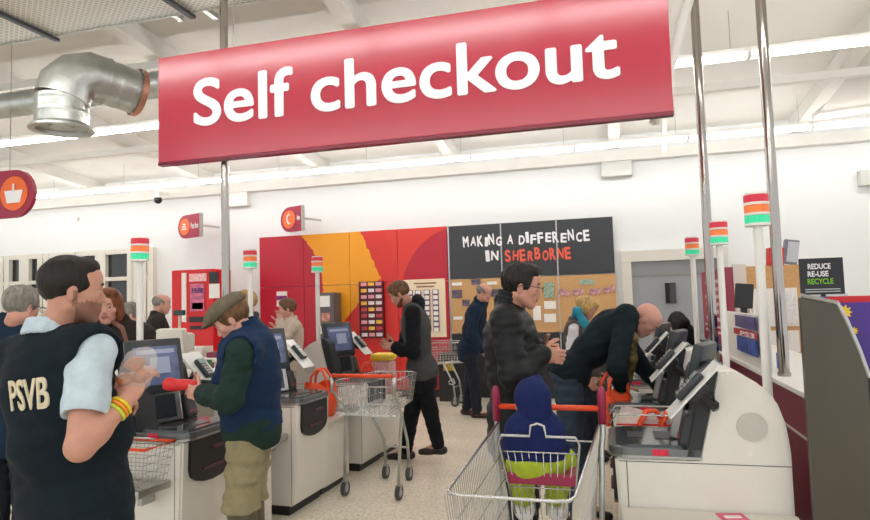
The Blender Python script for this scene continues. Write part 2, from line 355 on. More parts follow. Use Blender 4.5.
def person(label, loc, yaw, ht=1.75, lean=5, hyaw=None, hpitch=0, over=None, h=.007, skin=None, hair='short', hairmat=None, clothes=(), hands=None, shoes=None,
           fem=0, eyes=True, hs=.93, ts=1., group=None, beard=None, belly=0, stride=.0, curl=30, armr=1., sit=False, hair_amp=.003, stub=None):
    root = thing('person', label, 'person', (loc[0], loc[1], 0), 0, group); O = V(loc[0], loc[1], 0)
    sc = ht/1.75; fw = V(cos(yaw), sin(yaw), 0); lf = V(-sin(yaw), cos(yaw), 0); up = V(0, 0, 1)
    J = {}; over = dict(over or {})
    J['pel'] = O+up*.93*sc-fw*.05*sin(radians(lean))*2
    if 'pel' in over: J['pel'] = over['pel']
    l1, l2 = radians(lean*.75), radians(lean)
    u1 = fw*sin(l1)+up*cos(l1); u2 = fw*sin(l2)+up*cos(l2)
    tl = .50*sc*ts
    J['mid'] = J['pel']+u1*tl*.36; J['chest'] = J['mid']+u2*tl*.34; J['neck'] = J['chest']+u2*tl*.34
    if 'neck' in over:
        J['neck'] = over['neck']; d = J['neck']-J['pel']; bend = over.get('bend', 0)
        J['mid'] = J['pel']+d*.36+up*bend*.6; J['chest'] = J['pel']+d*.68+up*bend*.7; u1 = J['mid']-J['pel']; u2 = J['neck']-J['mid']
    J['TR'] = frame(fw, J['neck']-J['pel']) if abs(nrm(J['neck']-J['pel']) @ fw) < .95 else frame(fw+up*.3, J['neck']-J['pel'])
    J['PR'] = frame(fw-up*.01, u1+up*.4*np.linalg.norm(u1)); J['CR'] = frame(fw-up*.3, u2)
    sw = (.175 if not fem else .152)*sc*ts
    for s, q in (('L', 1), ('R', -1)):
        J['sh'+s] = J['neck']-J['CR'][:, 2]*.045*ts+J['CR'][:, 1]*sw*q
        J['el'+s] = J['sh'+s]+V(0, 0, -.28*sc)+lf*.04*q-fw*.03; J['wr'+s] = J['el'+s]+V(0, 0, -.2*sc)+fw*.13
        J['hip'+s] = J['pel']+lf*.085*q*ts*sc-up*.03
        J['an'+s] = O+up*.085+lf*.10*q*sc+fw*stride*q*(-1 if s == 'L' else -1)
        J['kn'+s] = (J['hip'+s]+J['an'+s])/2+fw*.03
    for k_, v_ in over.items():
        if k_ in ('bend', 'feet'): continue
        if k_ == 'hip': continue
        J[k_] = np.array(v_, float)
    for s in 'LR':
        if ('an'+s) in over and ('kn'+s) not in over: J['kn'+s] = (J['hip'+s]+J['an'+s])/2+fw*.03
    hy = yaw if hyaw is None else hyaw; hp = radians(hpitch)
    hf = V(cos(hy)*cos(hp), sin(hy)*cos(hp), -sin(hp)); HR = frame(hf, up if abs(hp) < 1.2 else fw)
    HR = np.stack([hf, np.cross(frame(hf, up)[:, 2], hf), np.cross(hf, np.cross(frame(hf, up)[:, 2], hf))], 1) if False else frame_head(hf, fw)
    hc = over.get('head', J['neck']+nrm(J['CR'][:, 2]*.6+up*.6)*.135*hs+hf*.045*hs); J['head'] = hc
    S = Sdf(); torso(S, J, -.012, belly, ts, fem)
    S.cap(J['neck']-J['CR'][:, 2]*.06*ts, J['neck'], .06*ts, .052*ts, .04)
    head_prims(S, hc, HR, hs, J['neck'], fem=fem)
    q = armr
    for s in 'LR':
        S.cap(J['sh'+s], J['el'+s], .047*q, .04*q, .03); S.cap(J['el'+s], J['el'+s]+(J['wr'+s]-J['el'+s])*.35, .040*q, .041*q, .02); S.cap(J['el'+s]+(J['wr'+s]-J['el'+s])*.3, J['wr'+s], .041*q, .026*q, .02)
        S.cap(J['hip'+s], J['kn'+s], .078*ts, .052*ts, .04); S.cap(J['kn'+s], J['an'+s], .05*ts, .034*ts, .03); S.cap(J['an'+s], J['an'+s]+fw*.1*ts-up*.03, .034*ts, .03*ts, .02)
        hd = (hands or {}).get(s); d = hd[0] if hd else J['wr'+s]-J['el'+s]; th = hd[1] if hd else up*.6+fw
        cu = hd[2] if hd and len(hd) > 2 else curl
        hand(S, J['wr'+s], d, th, s == 'R', cu, .95*hs if hs < .9 else (.95 if fem else 1.02))
    lipc = hc+HR @ (V(.097, 0, -.0645)*hs)
    def mf(c):
        v = (c-lipc) @ HR; r = ((np.abs(v[:, 0]) < .016*hs) & (np.abs(v[:, 1]) < .023*hs) & (np.abs(v[:, 2]) < .0115*hs)).astype(int)
        if stub is not None:
            w = (c-hc) @ HR/hs; lim = -.045+.0*w[:, 0]+.004*np.sin(w[:, 0]*300); z = w[:, 2]; x = w[:, 0]
            jaw_ = (z < np.where(x > .06, -.041, -.035-(.06-x)*.15)+.003*np.sin(w[:, 1]*400+x*300)) & (z > -.122) & (x > .008+.25*(z+.03)*0) & (z > -.135+0*x) & (x > -.01-(z+.08)*.3)
            sb = (x > -.004) & (x < .012) & (z < .0) & (z > -.06) & (np.abs(w[:, 1]) > .045)
            r = np.where((r == 0) & (jaw_ | sb), 2, r)
        return r
    body = S.mesh('body', None, h, root, off=O, mats=[skin or M_skin, M_lips]+([stub] if stub is not None else []), matf=mf)
    if eyes:
        for y in (-1, 1):
            c = hc+HR @ (V(.0775, .031*y, .001)*hs)-O; bm = sphere(c, .0125*hs, 12)
            me = obj('eye', bm, None, root, True, mats=[M_eyew, M_iris]); ic = c+HR[:, 0]*.0125*hs
            for p in me.data.polygons:
                if np.linalg.norm(np.array(p.center)-ic) < .0065*hs: p.material_index = 1
            bm = bmesh.new(); g = lambda x, yy, z: hc+HR @ (V(x, yy, z)*hs)-O
            tube(bm, [g(.0965, .013*y, .024), g(.0955, .028*y, .029), g(.084, .046*y, .024)], [.003*hs, .004*hs, .002*hs], 6); obj('eyebrow', bm, hairmat or M_iris, root, True)
    if hair: hair_sdf(hair, hc, HR, hs).mesh('hair', hairmat, min(h, .006), root, amp=hair_amp, freq=45, off=O, stretch=(1, 1, .5))
    if beard:
        B = Sdf(); g = lambda x, y, z: hc+HR @ (V(x, y, z)*hs)
        B.ell(g(.031, 0, -.031), V(.0605, .0578, .0785)*hs, .02, HR); B.ell(g(.066, 0, -.1), V(.0235, .0255, .0205)*hs, .02, HR); B.ell(g(.09, 0, -.052), V(.015, .03, .01)*hs, .01, HR)
        for y in (-1, 1): B.cap(g(.0, .056*y, -.055), g(.06, .014*y, -.098), 0.0192*hs, .0162*hs, .03)
        B.plane(g(0, 0, -.046), HR[:, 2]+HR[:, 0]*.5); B.ell(g(.1, 0, -.066), V(.012, .02, .008)*hs, .004, HR, 1); B.ell(g(-.05, 0, -.02), V(.05, .12, .06)*hs, .004, HR, 1)
        B.mesh('beard', beard, min(h, .006), root, amp=.001, freq=60, off=O)
    for c in clothes:
        kd = c[0]; m = c[1]; o = dict(c[2]) if len(c) > 2 else {}; off = o.get('off', .014); T = Sdf(); amp = o.get('amp', .005); fr = o.get('freq', 24)
        if kd in ('top', 'vest', 'coat'):
            hem = o.get('hem', .12); torso(T, J, off, belly, ts, fem, hem, .05)
            sl = o.get('sleeve', 0 if kd == 'vest' else 1.)
            for s in 'LR':
                if kd == 'vest': T.cap(J['neck']-J['CR'][:, 2]*.03, J['sh'+s]-(J['sh'+s]-J['neck'])*.08, .05+off, .052+off, .03); continue
                sh, el, wr = J['sh'+s], J['el'+s], J['wr'+s]; so_ = o.get('soff', min(off, .02)); rA, rB, rC = (.054*q+so_, .046*q+so_, .034*q+so_)
                if sl <= .5: e2 = sh+(el-sh)*sl*2; T.cap(sh, e2, rA, rA+.002, .03); dn = nrm(el-sh); T.cutcap(e2+dn*.085, e2+dn*.2, .085, .005)
                else:
                    T.cap(sh, el, rA, rB, .03); T.cap(el, el+(wr-el)*(sl*2-1)*.97, rB, rC, .03)
            if kd == 'vest':
                for s, q_ in (('L', 1), ('R', -1)):
                    T.cutcap(J['sh'+s]+J['CR'][:, 1]*q_*.055*ts+J['CR'][:, 2]*o.get('armz', .02), J['sh'+s]*.55+J['el'+s]*.45+J['CR'][:, 1]*q_*.075, o.get('arm', .072)*ts, .02)
            if hem is not None: T.plane(J['pel']-J['PR'][:, 2]*(hem+.04), -J['PR'][:, 2], .006)
            if 'collar' in o:
                cr = o['collar']; n = 14; c0 = J['neck']+J['CR'][:, 2]*.022; N2 = frame(J['CR'][:, 0], J['CR'][:, 2]*.9+J['CR'][:, 0]*.25)
                for i in range(n):
                    a, b = 2*pi*i/n, 2*pi*(i+1)/n
                    pa, pb = [c0+N2[:, 0]*cos(t)*(.062*hs+off*.3)+N2[:, 1]*sin(t)*(.066*hs+off*.3) for t in (a, b)]
                    for zz in np.linspace(0, cr, 4): T.cap(pa+N2[:, 2]*zz, pb+N2[:, 2]*zz, .012, None, .012)
            if o.get('hood'):   # a hood lying on the upper back
                b_ = J['neck']-J['CR'][:, 0]*.055+J['CR'][:, 2]*.03; T.ell(b_, V(.07, .12, .085), .04, J['CR'])
                for y in (-1, 1): T.cap(b_+J['CR'][:, 1]*.08*y, J['neck']+J['CR'][:, 0]*.04+J['CR'][:, 1]*.06*y+J['CR'][:, 2]*.01, .03, .024, .03)
            T.mesh(o.get('name', {'top': 'jumper', 'vest': 'gilet', 'coat': 'coat'}[kd]), m, h*1.1, root, amp=amp, freq=fr, off=O, seed=o.get('seed', 3), stretch=o.get('st', (.8, .8, 1.4)))
        elif kd == 'trousers':
            T.ell(J['pel'], V(.112, .162, .125)*ts+off*.6, .04, J['PR'])
            w0, w1, w2 = o.get('r', (.086, .066, .055))
            for s in 'LR': T.cap(J['hip'+s], J['kn'+s], w0*ts+off*.5, w1*ts+off*.5, .03); T.cap(J['kn'+s], J['an'+s]+up*o.get('lift', .02), w1*ts+off*.5, w2*ts+off*.5, .03)
            T.plane(J['pel']+J['PR'][:, 2]*.09, J['PR'][:, 2], .004)
            T.plane(O+up*o.get('cut', .03), -up, .004) if not sit else None
            T.mesh('trousers', m, h*1.1, root, amp=amp, freq=fr, off=O, seed=5, stretch=o.get('st', (.7, .7, 1.6)))
    if shoes:
        for s in 'LR':
            T = Sdf(); a = J['an'+s]; ff = fw if not (over.get('feet')) else over['feet'][s]; g = V(a[0], a[1], a[2]-.085)
            T.cap(g+up*.045-ff*.055, g+up*.04+ff*.09, .038, .036, .03); T.cap(g+up*.035+ff*.09, g+up*.032+ff*.165, .038, .03, .03); T.cap(g+up*.05-ff*.02, (g+up*shoes[1]) if shoes[1] < .2 else J['kn'+s]-up*.0, .045, .044 if shoes[1] < .2 else .082, .03)
            T.plane(g+up*.004, -up, .004); T.plane(g+up*shoes[1], up, .004)
            so = T.mesh(shoes[2], shoes[0], h, root, off=O)
    J['root'] = root; J['O'] = O; J['HR'] = HR; J['hc'] = hc; J['fw'] = fw; J['lf'] = lf
    return J
def frame_head(hf, fw):
    # up of the head: world up tilted with the pitch; safe when looking down
    up = V(0, 0, 1); hor = nrm(V(hf[0], hf[1], 0)+1e-6); l = np.cross(up, hor); u = np.cross(hf, l); return np.stack([nrm(hf), l, nrm(u)], 1)
def glasses(J, m):
    bm = bmesh.new(); g = lambda x, y, z: Vector([float(v) for v in (J['hc']+J['HR'] @ V(x, y, z)-J['O'])])
    for y in (-1, 1):
        tube(bm, [g(.112-.3*abs(sin(t)*0), .033*y+.024*cos(t), .0+.016*sin(t)) for t in [2*pi*i/12 for i in range(12)]], .0016, 5, closed=True)
        tube(bm, [g(.111, .057*y, .006), g(.06, .078*y, .006), g(-.002, .084*y, .004), g(-.02, .082*y, -.012)], .002, 5)
    tube(bm, [g(.112, -.009, .004), g(.116, 0, .007), g(.112, .009, .004)], .0016, 5)
    obj('glasses', bm, m, J['root'])
# ---------------------------------------------------------------- the building
def floor_mat():
    m = bpy.data.materials.new('speckled_vinyl_floor'); m.use_nodes = True; nt = m.node_tree; b = nt.nodes['Principled BSDF']; L = nt.links.new
    g = nt.nodes.new('ShaderNodeNewGeometry'); n1 = nt.nodes.new('ShaderNodeTexNoise'); n1.inputs['Scale'].default_value = 38; n1.inputs['Detail'].default_value = 3; L(g.outputs['Position'], n1.inputs[0])
    r1 = nt.nodes.new('ShaderNodeValToRGB'); r1.color_ramp.elements[0].position = .36; r1.color_ramp.elements[0].color = (*rgb(216, 203, 180), 1)
    r1.color_ramp.elements[1].position = .58; r1.color_ramp.elements[1].color = (*rgb(246, 238, 222), 1); L(n1.outputs[0], r1.inputs[0])
    n2 = nt.nodes.new('ShaderNodeTexNoise'); n2.inputs['Scale'].default_value = 1.3; n2.inputs['Detail'].default_value = 3; L(g.outputs['Position'], n2.inputs[0])
    mx = nt.nodes.new('ShaderNodeMix'); mx.data_type = 'RGBA'; mx.blend_type = 'MULTIPLY'; mx.inputs['Factor'].default_value = 1
    r2 = nt.nodes.new('ShaderNodeValToRGB'); r2.color_ramp.elements[0].color = (.86, .85, .83, 1); r2.color_ramp.elements[0].position = .35; r2.color_ramp.elements[1].position = .65; L(n2.outputs[0], r2.inputs[0])
    L(r1.outputs[0], mx.inputs[6]); L(r2.outputs[0], mx.inputs[7])
    bk = nt.nodes.new('ShaderNodeTexBrick'); bk.offset = 0; bk.inputs['Scale'].default_value = 1; bk.inputs['Brick Width'].default_value = .61; bk.inputs['Row Height'].default_value = .61
    bk.inputs['Mortar Size'].default_value = .0025; bk.inputs['Color1'].default_value = bk.inputs['Color2'].default_value = (1, 1, 1, 1); bk.inputs['Mortar'].default_value = (.72, .69, .64, 1); L(g.outputs['Position'], bk.inputs[0])
    m2 = nt.nodes.new('ShaderNodeMix'); m2.data_type = 'RGBA'; m2.blend_type = 'MULTIPLY'; m2.inputs['Factor'].default_value = 1; L(mx.outputs[2], m2.inputs[6]); L(bk.outputs[0], m2.inputs[7])
    L(m2.outputs[2], b.inputs['Base Color']); b.inputs['Roughness'].default_value = .28; return m
struct('floor', box((-4, 3, -.05), (26, 18, .1)), floor_mat())
WY = 9.88
struct('wall_back', box((-5, WY+.1, 2.1), (26, .2, 4.2)), M_wall)
def rz(y): return 3.98+(WY-y)*.11
bm = bmesh.new()
f = bm.faces.new([bm.verts.new(p) for p in ((-18, WY+.2, rz(WY+.2)), (8, WY+.2, rz(WY+.2)), (8, -6, rz(-6)), (-18, -6, rz(-6)))]); r = bmesh.ops.extrude_face_region(bm, geom=[f]); bmesh.ops.translate(bm, vec=(0, 0, .1), verts=[g for g in r['geom'] if isinstance(g, bmesh.types.BMVert)])
bmesh.ops.recalc_face_normals(bm, faces=bm.faces)
struct('ceiling', bm, M_ceil)
struct('trim_1', box((-5, 9.81, 3.645), (26, .14, .15)), M_white)
struct('baseboard_back', box((-6, 9.86, .06), (24, .03, .12)), M_dark2)
# sloping soffit high up on the right
bm = bmesh.new()
bm.faces.new([bm.verts.new(tuple(q)) for q in (at(812, 121, Y=9.2), at(872, 46, Y=7.8), at(990, 30, Y=7.8), at(990, 95, Y=9.2))])
r = bmesh.ops.extrude_face_region(bm, geom=bm.faces[:]); bmesh.ops.translate(bm, vec=(0, 0, .25), verts=[g for g in r['geom'] if isinstance(g, bmesh.types.BMVert)]); bmesh.ops.recalc_face_normals(bm, faces=bm.faces)
struct('ceiling_soffit', bm, mat('soffit_grey', rgb(200, 196, 190), .8))
# rafters and purlins
for i, x in enumerate((-9.3, -6.9, -4.6, -2.3, .2, 2.7)):
    bm = bmesh.new(); L = 12; a = atan(.11)
    bx(bm, (x, 4.0, rz(4.0)-.10), (.16, L, .2), Matrix.Rotation(-a, 3, 'X')); struct('trim_%d' % (10+i), bm, M_ceil)
for i, y in enumerate((7.9, 5.7, 4.0)):
    struct('trim_%d' % (20+i), box((-4, y, rz(y)-.24), (20, .09, .09)), M_ceil)
# ceiling lights
M_tube = mat('fluorescent_tube', (1, 1, 1), .4, emit=(1, .985, .965), es=11)
def lamp():
    t = thing('strip_light', 'x', 'light'); obj('housing', box((0, 0, .06), (1.5, .05, .05), bev=.008), M_white, t)
    bm = bmesh.new()
    for y in (-.028, .028): tube(bm, [(-.735, y, 0), (.735, y, 0)], .017, 10)
    obj('tube', bm, M_tube, t); 
    for x in (-.74, .74): obj('end_cap', box((x, 0, .005), (.02, .1, .045)), M_white, t)
    bm = bmesh.new(); tube(bm, [(.6, 0, .08), (.6, 0, .45)], .003, 5); obj('hanging_wire', bm, M_steel, t)
    return t
L0 = None
ordn = ['first', 'second', 'third', 'fourth', 'fifth', 'sixth', 'seventh', 'eighth', 'ninth', 'tenth', 'eleventh', 'twelfth']
def lamp_row(y, z, x0, n, lab):
    global L0
    for i in range(n):
        l = lab % ordn[i]
        if L0 is None: L0 = lamp(); o = L0; o['label'] = l; o['group'] = 'fluorescent strip lights'; o.location = (x0+1.5*i, y, z)
        else: dup(L0, (x0+1.5*i, y, z), 0, l, 'fluorescent strip lights')
lamp_row(9.0, 3.63, -11.6, 12, 'strip light in the far run along the back wall, %s from left')
lamp_row(6.2, 3.70, -9.9, 10, 'strip light in the run above the big sign, %s from left')
lamp_row(3.0, 3.80, -5.6, 6, 'strip light in the run just in front of the big sign, %s from left')
lamp_row(-.7, 3.95, -5.6, 6, 'strip light in the run over the camera, %s from left')
lamp_row(-3.7, 4.1, -5.6, 6, 'strip light in the run behind the camera, %s from left')
# galvanised tray, ducts and struts high on the left
t = thing('cable_tray', 'wide perforated galvanised steel tray hung under the ceiling at top left', 'tray', at(60, 34, Z=4.15))
p = at(60, 34, Z=4.15); bm = bmesh.new(); 
M_perf = mat('perforated_galvanised', rgb(214, 212, 205), .35, metal=.6)
nt = M_perf.node_tree; g = nt.nodes.new('ShaderNodeTexCoord'); vo = nt.nodes.new('ShaderNodeTexBrick'); vo.inputs['Scale'].default_value = 1; vo.inputs['Brick Width'].default_value = .06; vo.inputs['Row Height'].default_value = .025; vo.inputs['Mortar Size'].default_value = .009
vo.inputs['Color1'].default_value = vo.inputs['Color2'].default_value = (*rgb(120, 116, 108), 1); vo.inputs['Mortar'].default_value = (*rgb(222, 220, 212), 1); nt.links.new(g.outputs['Object'], vo.inputs[0]); nt.links.new(vo.outputs[0], nt.nodes['Principled BSDF'].inputs['Base Color'])
obj('tray_bed', box((0, -.42, 0), (5.4, .84, .012)), M_perf, t)
bm = bmesh.new(); bx(bm, (0, 0, .03), (5.4, .012, .09)); bx(bm, (0, -.84, .03), (5.4, .012, .09)); obj('tray_rail', bm, M_galv, t)
for x in (-1.6, -.1, 1.4):
    bm = bmesh.new(); tube(bm, [(x, -.03, .0), (x, -.03, .5)], .006, 6); tube(bm, [(x, -.8, .0), (x, -.8, .6)], .006, 6); bx(bm, (x, -.42, -.02), (.05, .98, .03)); obj('hanger', bm, M_dark, t)
for i, (xa, ya, xb, yb) in enumerate(((150, -6, 181, 19), (188, -4, 216, 17))):
    a, b = at(xa, ya, Z=4.35), at(xb, yb, Z=4.35); bm = bmesh.new(); d = Vector(b-a); ang = math.atan2(d.y, d.x)
    bx(bm, (0, 0, 0), (d.length, .05, .05), Matrix.Rotation(ang, 3, 'Z'))
    o = obj('steel_strut', bm, M_galv); o.location = Vector((a+b)/2); tag(o, 'slotted steel strut under the ceiling, %s of two above the big sign' % ('left', 'right')[i], 'strut')
def spiral(bm, pts, r):      # ribbed round duct
    pts = [Vector([float(c) for c in p]) for p in pts]; out = []; rr = []
    for a, b in zip(pts, pts[1:]):
        n = max(2, int((b-a).length/.012))
        for i in range(n): out.append(a.lerp(b, i/n)); rr.append(r*(1.025 if len(out) % 9 == 0 else 1))
    out.append(pts[-1]); rr.append(r); tube(bm, out, rr, 28, caps=False)
t = thing('ventilation_duct', 'shiny galvanised duct elbow turning down to a round outlet at top left', 'duct', at(62, 128, d=5.2))
O = at(62, 128, d=5.2); R_ = .20
def arc(c, r, a0, a1, n, ex, ez): return [c+ex*r*cos(a0+(a1-a0)*i/n)+ez*r*sin(a0+(a1-a0)*i/n) for i in range(n+1)]
ex, ez = nrm(V(.5, .87, 0)), V(0, 0, 1)
bm = bmesh.new(); spiral(bm, [V(0, 0, .02), V(0, 0, .255)], R_); obj('outlet_pipe', bm, M_galv, t, True)
c = V(0, 0, .24)+ex*.24; ap = arc(c, .24, pi, pi*.38, 4, ex, ez); bm = bmesh.new(); tube(bm, [tuple(q) for q in ap], R_+.004, 28, caps=False); obj('elbow', bm, M_galv, t, 'auto')
bm = bmesh.new()
for q_ in range(len(ap)):
    tt = nrm(ap[min(q_+1, len(ap)-1)]-ap[max(q_-1, 0)]); tube(bm, [tuple(ap[q_]-tt*.006), tuple(ap[q_]+tt*.006)], R_+.011, 28)
obj('seam_ring', bm, M_galv, t, 'auto')
e = ap[-1]; dd = nrm(ap[-1]-ap[-2]); bm = bmesh.new(); spiral(bm, [e, e+dd*.26], R_*.98); obj('branch_pipe', bm, M_galv, t, True)
bm = bmesh.new(); tube(bm, [tuple(e+dd*.25), tuple(e+dd*.29)], .215, 24, caps=False); disc(bm, e+dd*.30, dd, .2, .01); obj('flange', bm, mat('copper_tint_flange', rgb(206, 150, 128), .35, metal=.7), t, True)
bm = bmesh.new(); lathe(bm, [(.2, .03), (.24, .0), (.245, -.02), (.19, -.02), (.185, .01), (.1, .03), (.09, .0), (.001, .0)], 28); obj('outlet_grille', bm, M_galv, t, 'auto')
y0 = 5.1; z0 = at(20, 104, Y=5.1)[2]
bm = bmesh.new(); spiral(bm, [V(-9, y0, z0), V(-3.2, y0, z0)], .13); o = obj('main_duct', bm, M_galv, None, True); tag(o, 'horizontal ribbed galvanised duct passing behind the duct elbow at top left', 'duct')
a, b = at(654, 124, Y=4.6), at(692, -12, Y=4.6); bm = bmesh.new(); tube(bm, [tuple(a), tuple(a+(b-a)*.25), tuple(b)], .035, 12); o = obj('roof_brace', bm, M_white, None, True); tag(o, 'white slanting tubular brace seen beside the right end of the big sign', 'brace')
a, b = at(664, 110, Y=9.3), at(664, 152, Y=9.3); bm = bmesh.new(); tube(bm, [(a[0], a[1], 4.06), tuple(b)], .03, 8); o = obj('drop_rod', bm, M_white); tag(o, 'white vertical drop rod near the back wall, right of the big sign', 'rod')
# windows on the left of the back wall
M_night = mat('dark_window_glass', rgb(34, 36, 38), .08, coat=.3)
M_frame = mat('window_frame_white', rgb(222, 218, 206), .5)
def window(n, x0, x1, z0, z1, mull):
    r = bpy.data.objects.new('window_%d' % n, None); C.objects.link(r); r.location = ((x0+x1)/2, WY, z0); r['kind'] = 'structure'
    bm = bmesh.new(); w = x1-x0; hh = z1-z0
    bx(bm, (0, -.05, hh-.04), (w, .1, .09)); bx(bm, (0, -.05, 2.13-z0), (w, .1, .07)); bx(bm, (0, -.05, .04), (w, .1, .08))
    for m_ in mull: bx(bm, (m_-(x0+x1)/2, -.055, hh/2), (.12, .11, hh))
    obj('window_frame', bm, M_frame, r); obj('pane', box((0, -.02, hh/2), (w, .02, hh)), M_night, r)
window(1, -12.2, -9.9, .1, 2.68, [-12.2, -11.62, -11.47, -11.1, -10.98, -10.65, -10.5, -10.2, -10.05, -9.9])
window(2, -9.75, -8.06, .1, 2.68, [-9.7, -9.28, -9.16, -8.55, -8.44, -8.25, -8.1])
# shop shelves glimpsed as red goods behind the left window
# door
x0, x1 = .30, 1.62
bm = bmesh.new(); bx(bm, (x0-.0, 9.83, 1.02), (.13, .12, 2.04)); bx(bm, (x1, 9.83, 1.02), (.13, .12, 2.04)); bx(bm, ((x0+x1)/2, 9.825, 2.12), (x1-x0+.15, .13, .16)); d = struct('door_1', bm, mat('door_frame_cream', rgb(214, 210, 200), .5))
M_door = mat('door_grey', rgb(150, 154, 158), .5)
obj('door_leaf', box(((x0+x1)/2, 9.84, 1.03), (x1-x0-.12, .05, 2.04)), M_door, d); obj('header_panel', box(((x0+x1)/2, 9.81, 1.93), (x1-x0-.13, .02, .22)), mat('door_header', rgb(134, 136, 138), .5), d)
obj('vision_panel', box((.90, 9.80, 1.56), (.15, .02, .30)), M_night, d)
obj('door_handle', box((1.4, 9.79, 1.05), (.03, .05, .2), bev=.008), M_alu, d)
# wall boxes, dome camera
for (xa, ya, xb, yb, l) in ((601, 161, 632, 176, 'grey rectangular wall box under the far strip light, right of centre'), (857, 171, 884, 185, 'grey wall box at the right edge of the picture, high on the back wall'), (228, 190, 250, 206, 'pale wall box on the back wall beside the left steel pole')):
    a, b = at(xa, ya, Y=9.86), at(xb, yb, Y=9.86); t = obj('wall_box', box(((a[0]+b[0])/2, 9.82, (a[2]+b[2])/2), (abs(b[0]-a[0]), .12, abs(a[2]-b[2])), bev=.01), mat('box_grey', rgb(205, 205, 200), .5) if xa != 228 else M_white); tag(t, l, 'box')
p = at(158, 200, Y=9.5); t = thing('dome_camera', 'small dark dome security camera under the white beam on the left', 'camera', p); obj('dome', sphere((0, 0, 0), .07, 16), M_black, t, True); obj('mount', cyl((0, 0, .09), .06, .1), M_white, t); bm = bmesh.new(); tube(bm, [(0, 0, .12), (0, .3, .16)], .025, 8); obj('arm', bm, M_white, t)
p = at(76, 219, Y=9.84); t = obj('smoke_sensor', cyl(tuple(p), .05, .06, axis=(0, 1, 0)), M_white); tag(t, 'tiny round white sensor high on the back wall above the left window', 'sensor')
# ---------------------------------------------------------------- node expressions
class N:
    nt = None
    def __init__(s, o): s.o = o
    def _b(s, op, b=None, c=None):
        n = N.nt.nodes.new('ShaderNodeMath'); n.operation = op
        for i, v in enumerate((s, b, c)):
            if v is None: continue
            if isinstance(v, N): N.nt.links.new(v.o, n.inputs[i])
            else: n.inputs[i].default_value = v
        return N(n.outputs[0])
    def __add__(s, b): return s._b('ADD', b)
    def __sub__(s, b): return s._b('SUBTRACT', b)
    def __mul__(s, b): return s._b('MULTIPLY', b)
    def gt(s, b): return s._b('GREATER_THAN', b)
    def pos(s): return s._b('MAXIMUM', 0.)
    def mx(s, b): return s._b('MAXIMUM', b)
    def mn(s, b): return s._b('MINIMUM', b)
def mural_mat():
    m = bpy.data.materials.new('painted_mural'); m.use_nodes = True; nt = m.node_tree; N.nt = nt; b = nt.nodes['Principled BSDF']; L = nt.links.new
    g = nt.nodes.new('ShaderNodeNewGeometry'); sp = nt.nodes.new('ShaderNodeSeparateXYZ'); L(g.outputs['Position'], sp.inputs[0])
    def noise(sx, sz, amp):
        mp = nt.nodes.new('ShaderNodeMapping'); mp.inputs['Scale'].default_value = (sx, 0, sz); L(g.outputs['Position'], mp.inputs[0])
        n = nt.nodes.new('ShaderNodeTexNoise'); n.inputs['Scale'].default_value = 1; n.inputs['Detail'].default_value = 4; L(mp.outputs[0], n.inputs[0]); return (N(n.outputs[0])-.5)*amp
    X, Z = N(sp.outputs[0]), N(sp.outputs[2])
    n1 = noise(14, 10, .25); n2 = noise(22, 2, .35); n3 = noise(3, 3, .3)
    u = (Z-1.9).pos()*1.19; XA = (u*u)*-.4-4.66+n1*.5
    XB = (Z-1.95).pos()*-.42+(N(sp.outputs[2])*-1+1.95).pos()*-.95-3.62+n2*.35
    XC = (Z-1.5)*-.25-3.2+n2*.9
    # lower right darker red arc
    dx = X+2.25; dz = Z-1.55; rr = dx*dx+dz*dz*.75; arc_ = (N(rr.o)*-1+1.05).gt(0.)
    def mix(fac, c1, c2):
        x = nt.nodes.new('ShaderNodeMix'); x.data_type = 'RGBA'
        L(fac.o, x.inputs['Factor'])
        for s, c in ((6, c1), (7, c2)):
            if isinstance(c, tuple): x.inputs[s].default_value = (*c, 1)
            else: L(c, x.inputs[s])
        return x.outputs[2]
    red = rgb(184, 24, 48); yel = rgb(238, 158, 22); org = rgb(212, 46, 38); org2 = rgb(216, 54, 42)
    c = mix(X.gt(XA), red, yel); c = mix((X-XB+.22+n2*.5).gt(0.), c, rgb(240, 130, 26)) if False else c
    c = mix(X.gt(XB), c, org)
    c = mix((X-XC).gt(0.), c, org2); c = mix(arc_, c, red)
    c = mix((X+3.0).gt(0.)*((Z*-1+1.855).gt(0.)), c, rgb(190, 26, 48))
    L(c, b.inputs['Base Color']); b.inputs['Roughness'].default_value = .42; return m
MM = mural_mat()
t = thing('painted_mural', 'large red and yellow swirl mural of flat panels on the back wall', 'mural', (-4.16, 9.86, 0))
xs = [-5.868, -5.018, -4.17, -3.314, -2.458]
xs = [-5.868+(-2.458+5.868)*i/4 for i in range(5)]
for i in range(4):
    for (z0, z1) in ((.12, 1.857), (1.863, 2.745)):
        obj('mural_panel', box(((xs[i]+xs[i+1])/2+4.16, -.02, (z0+z1)/2), (xs[i+1]-xs[i]-.008, .03, z1-z0)), MM, t)
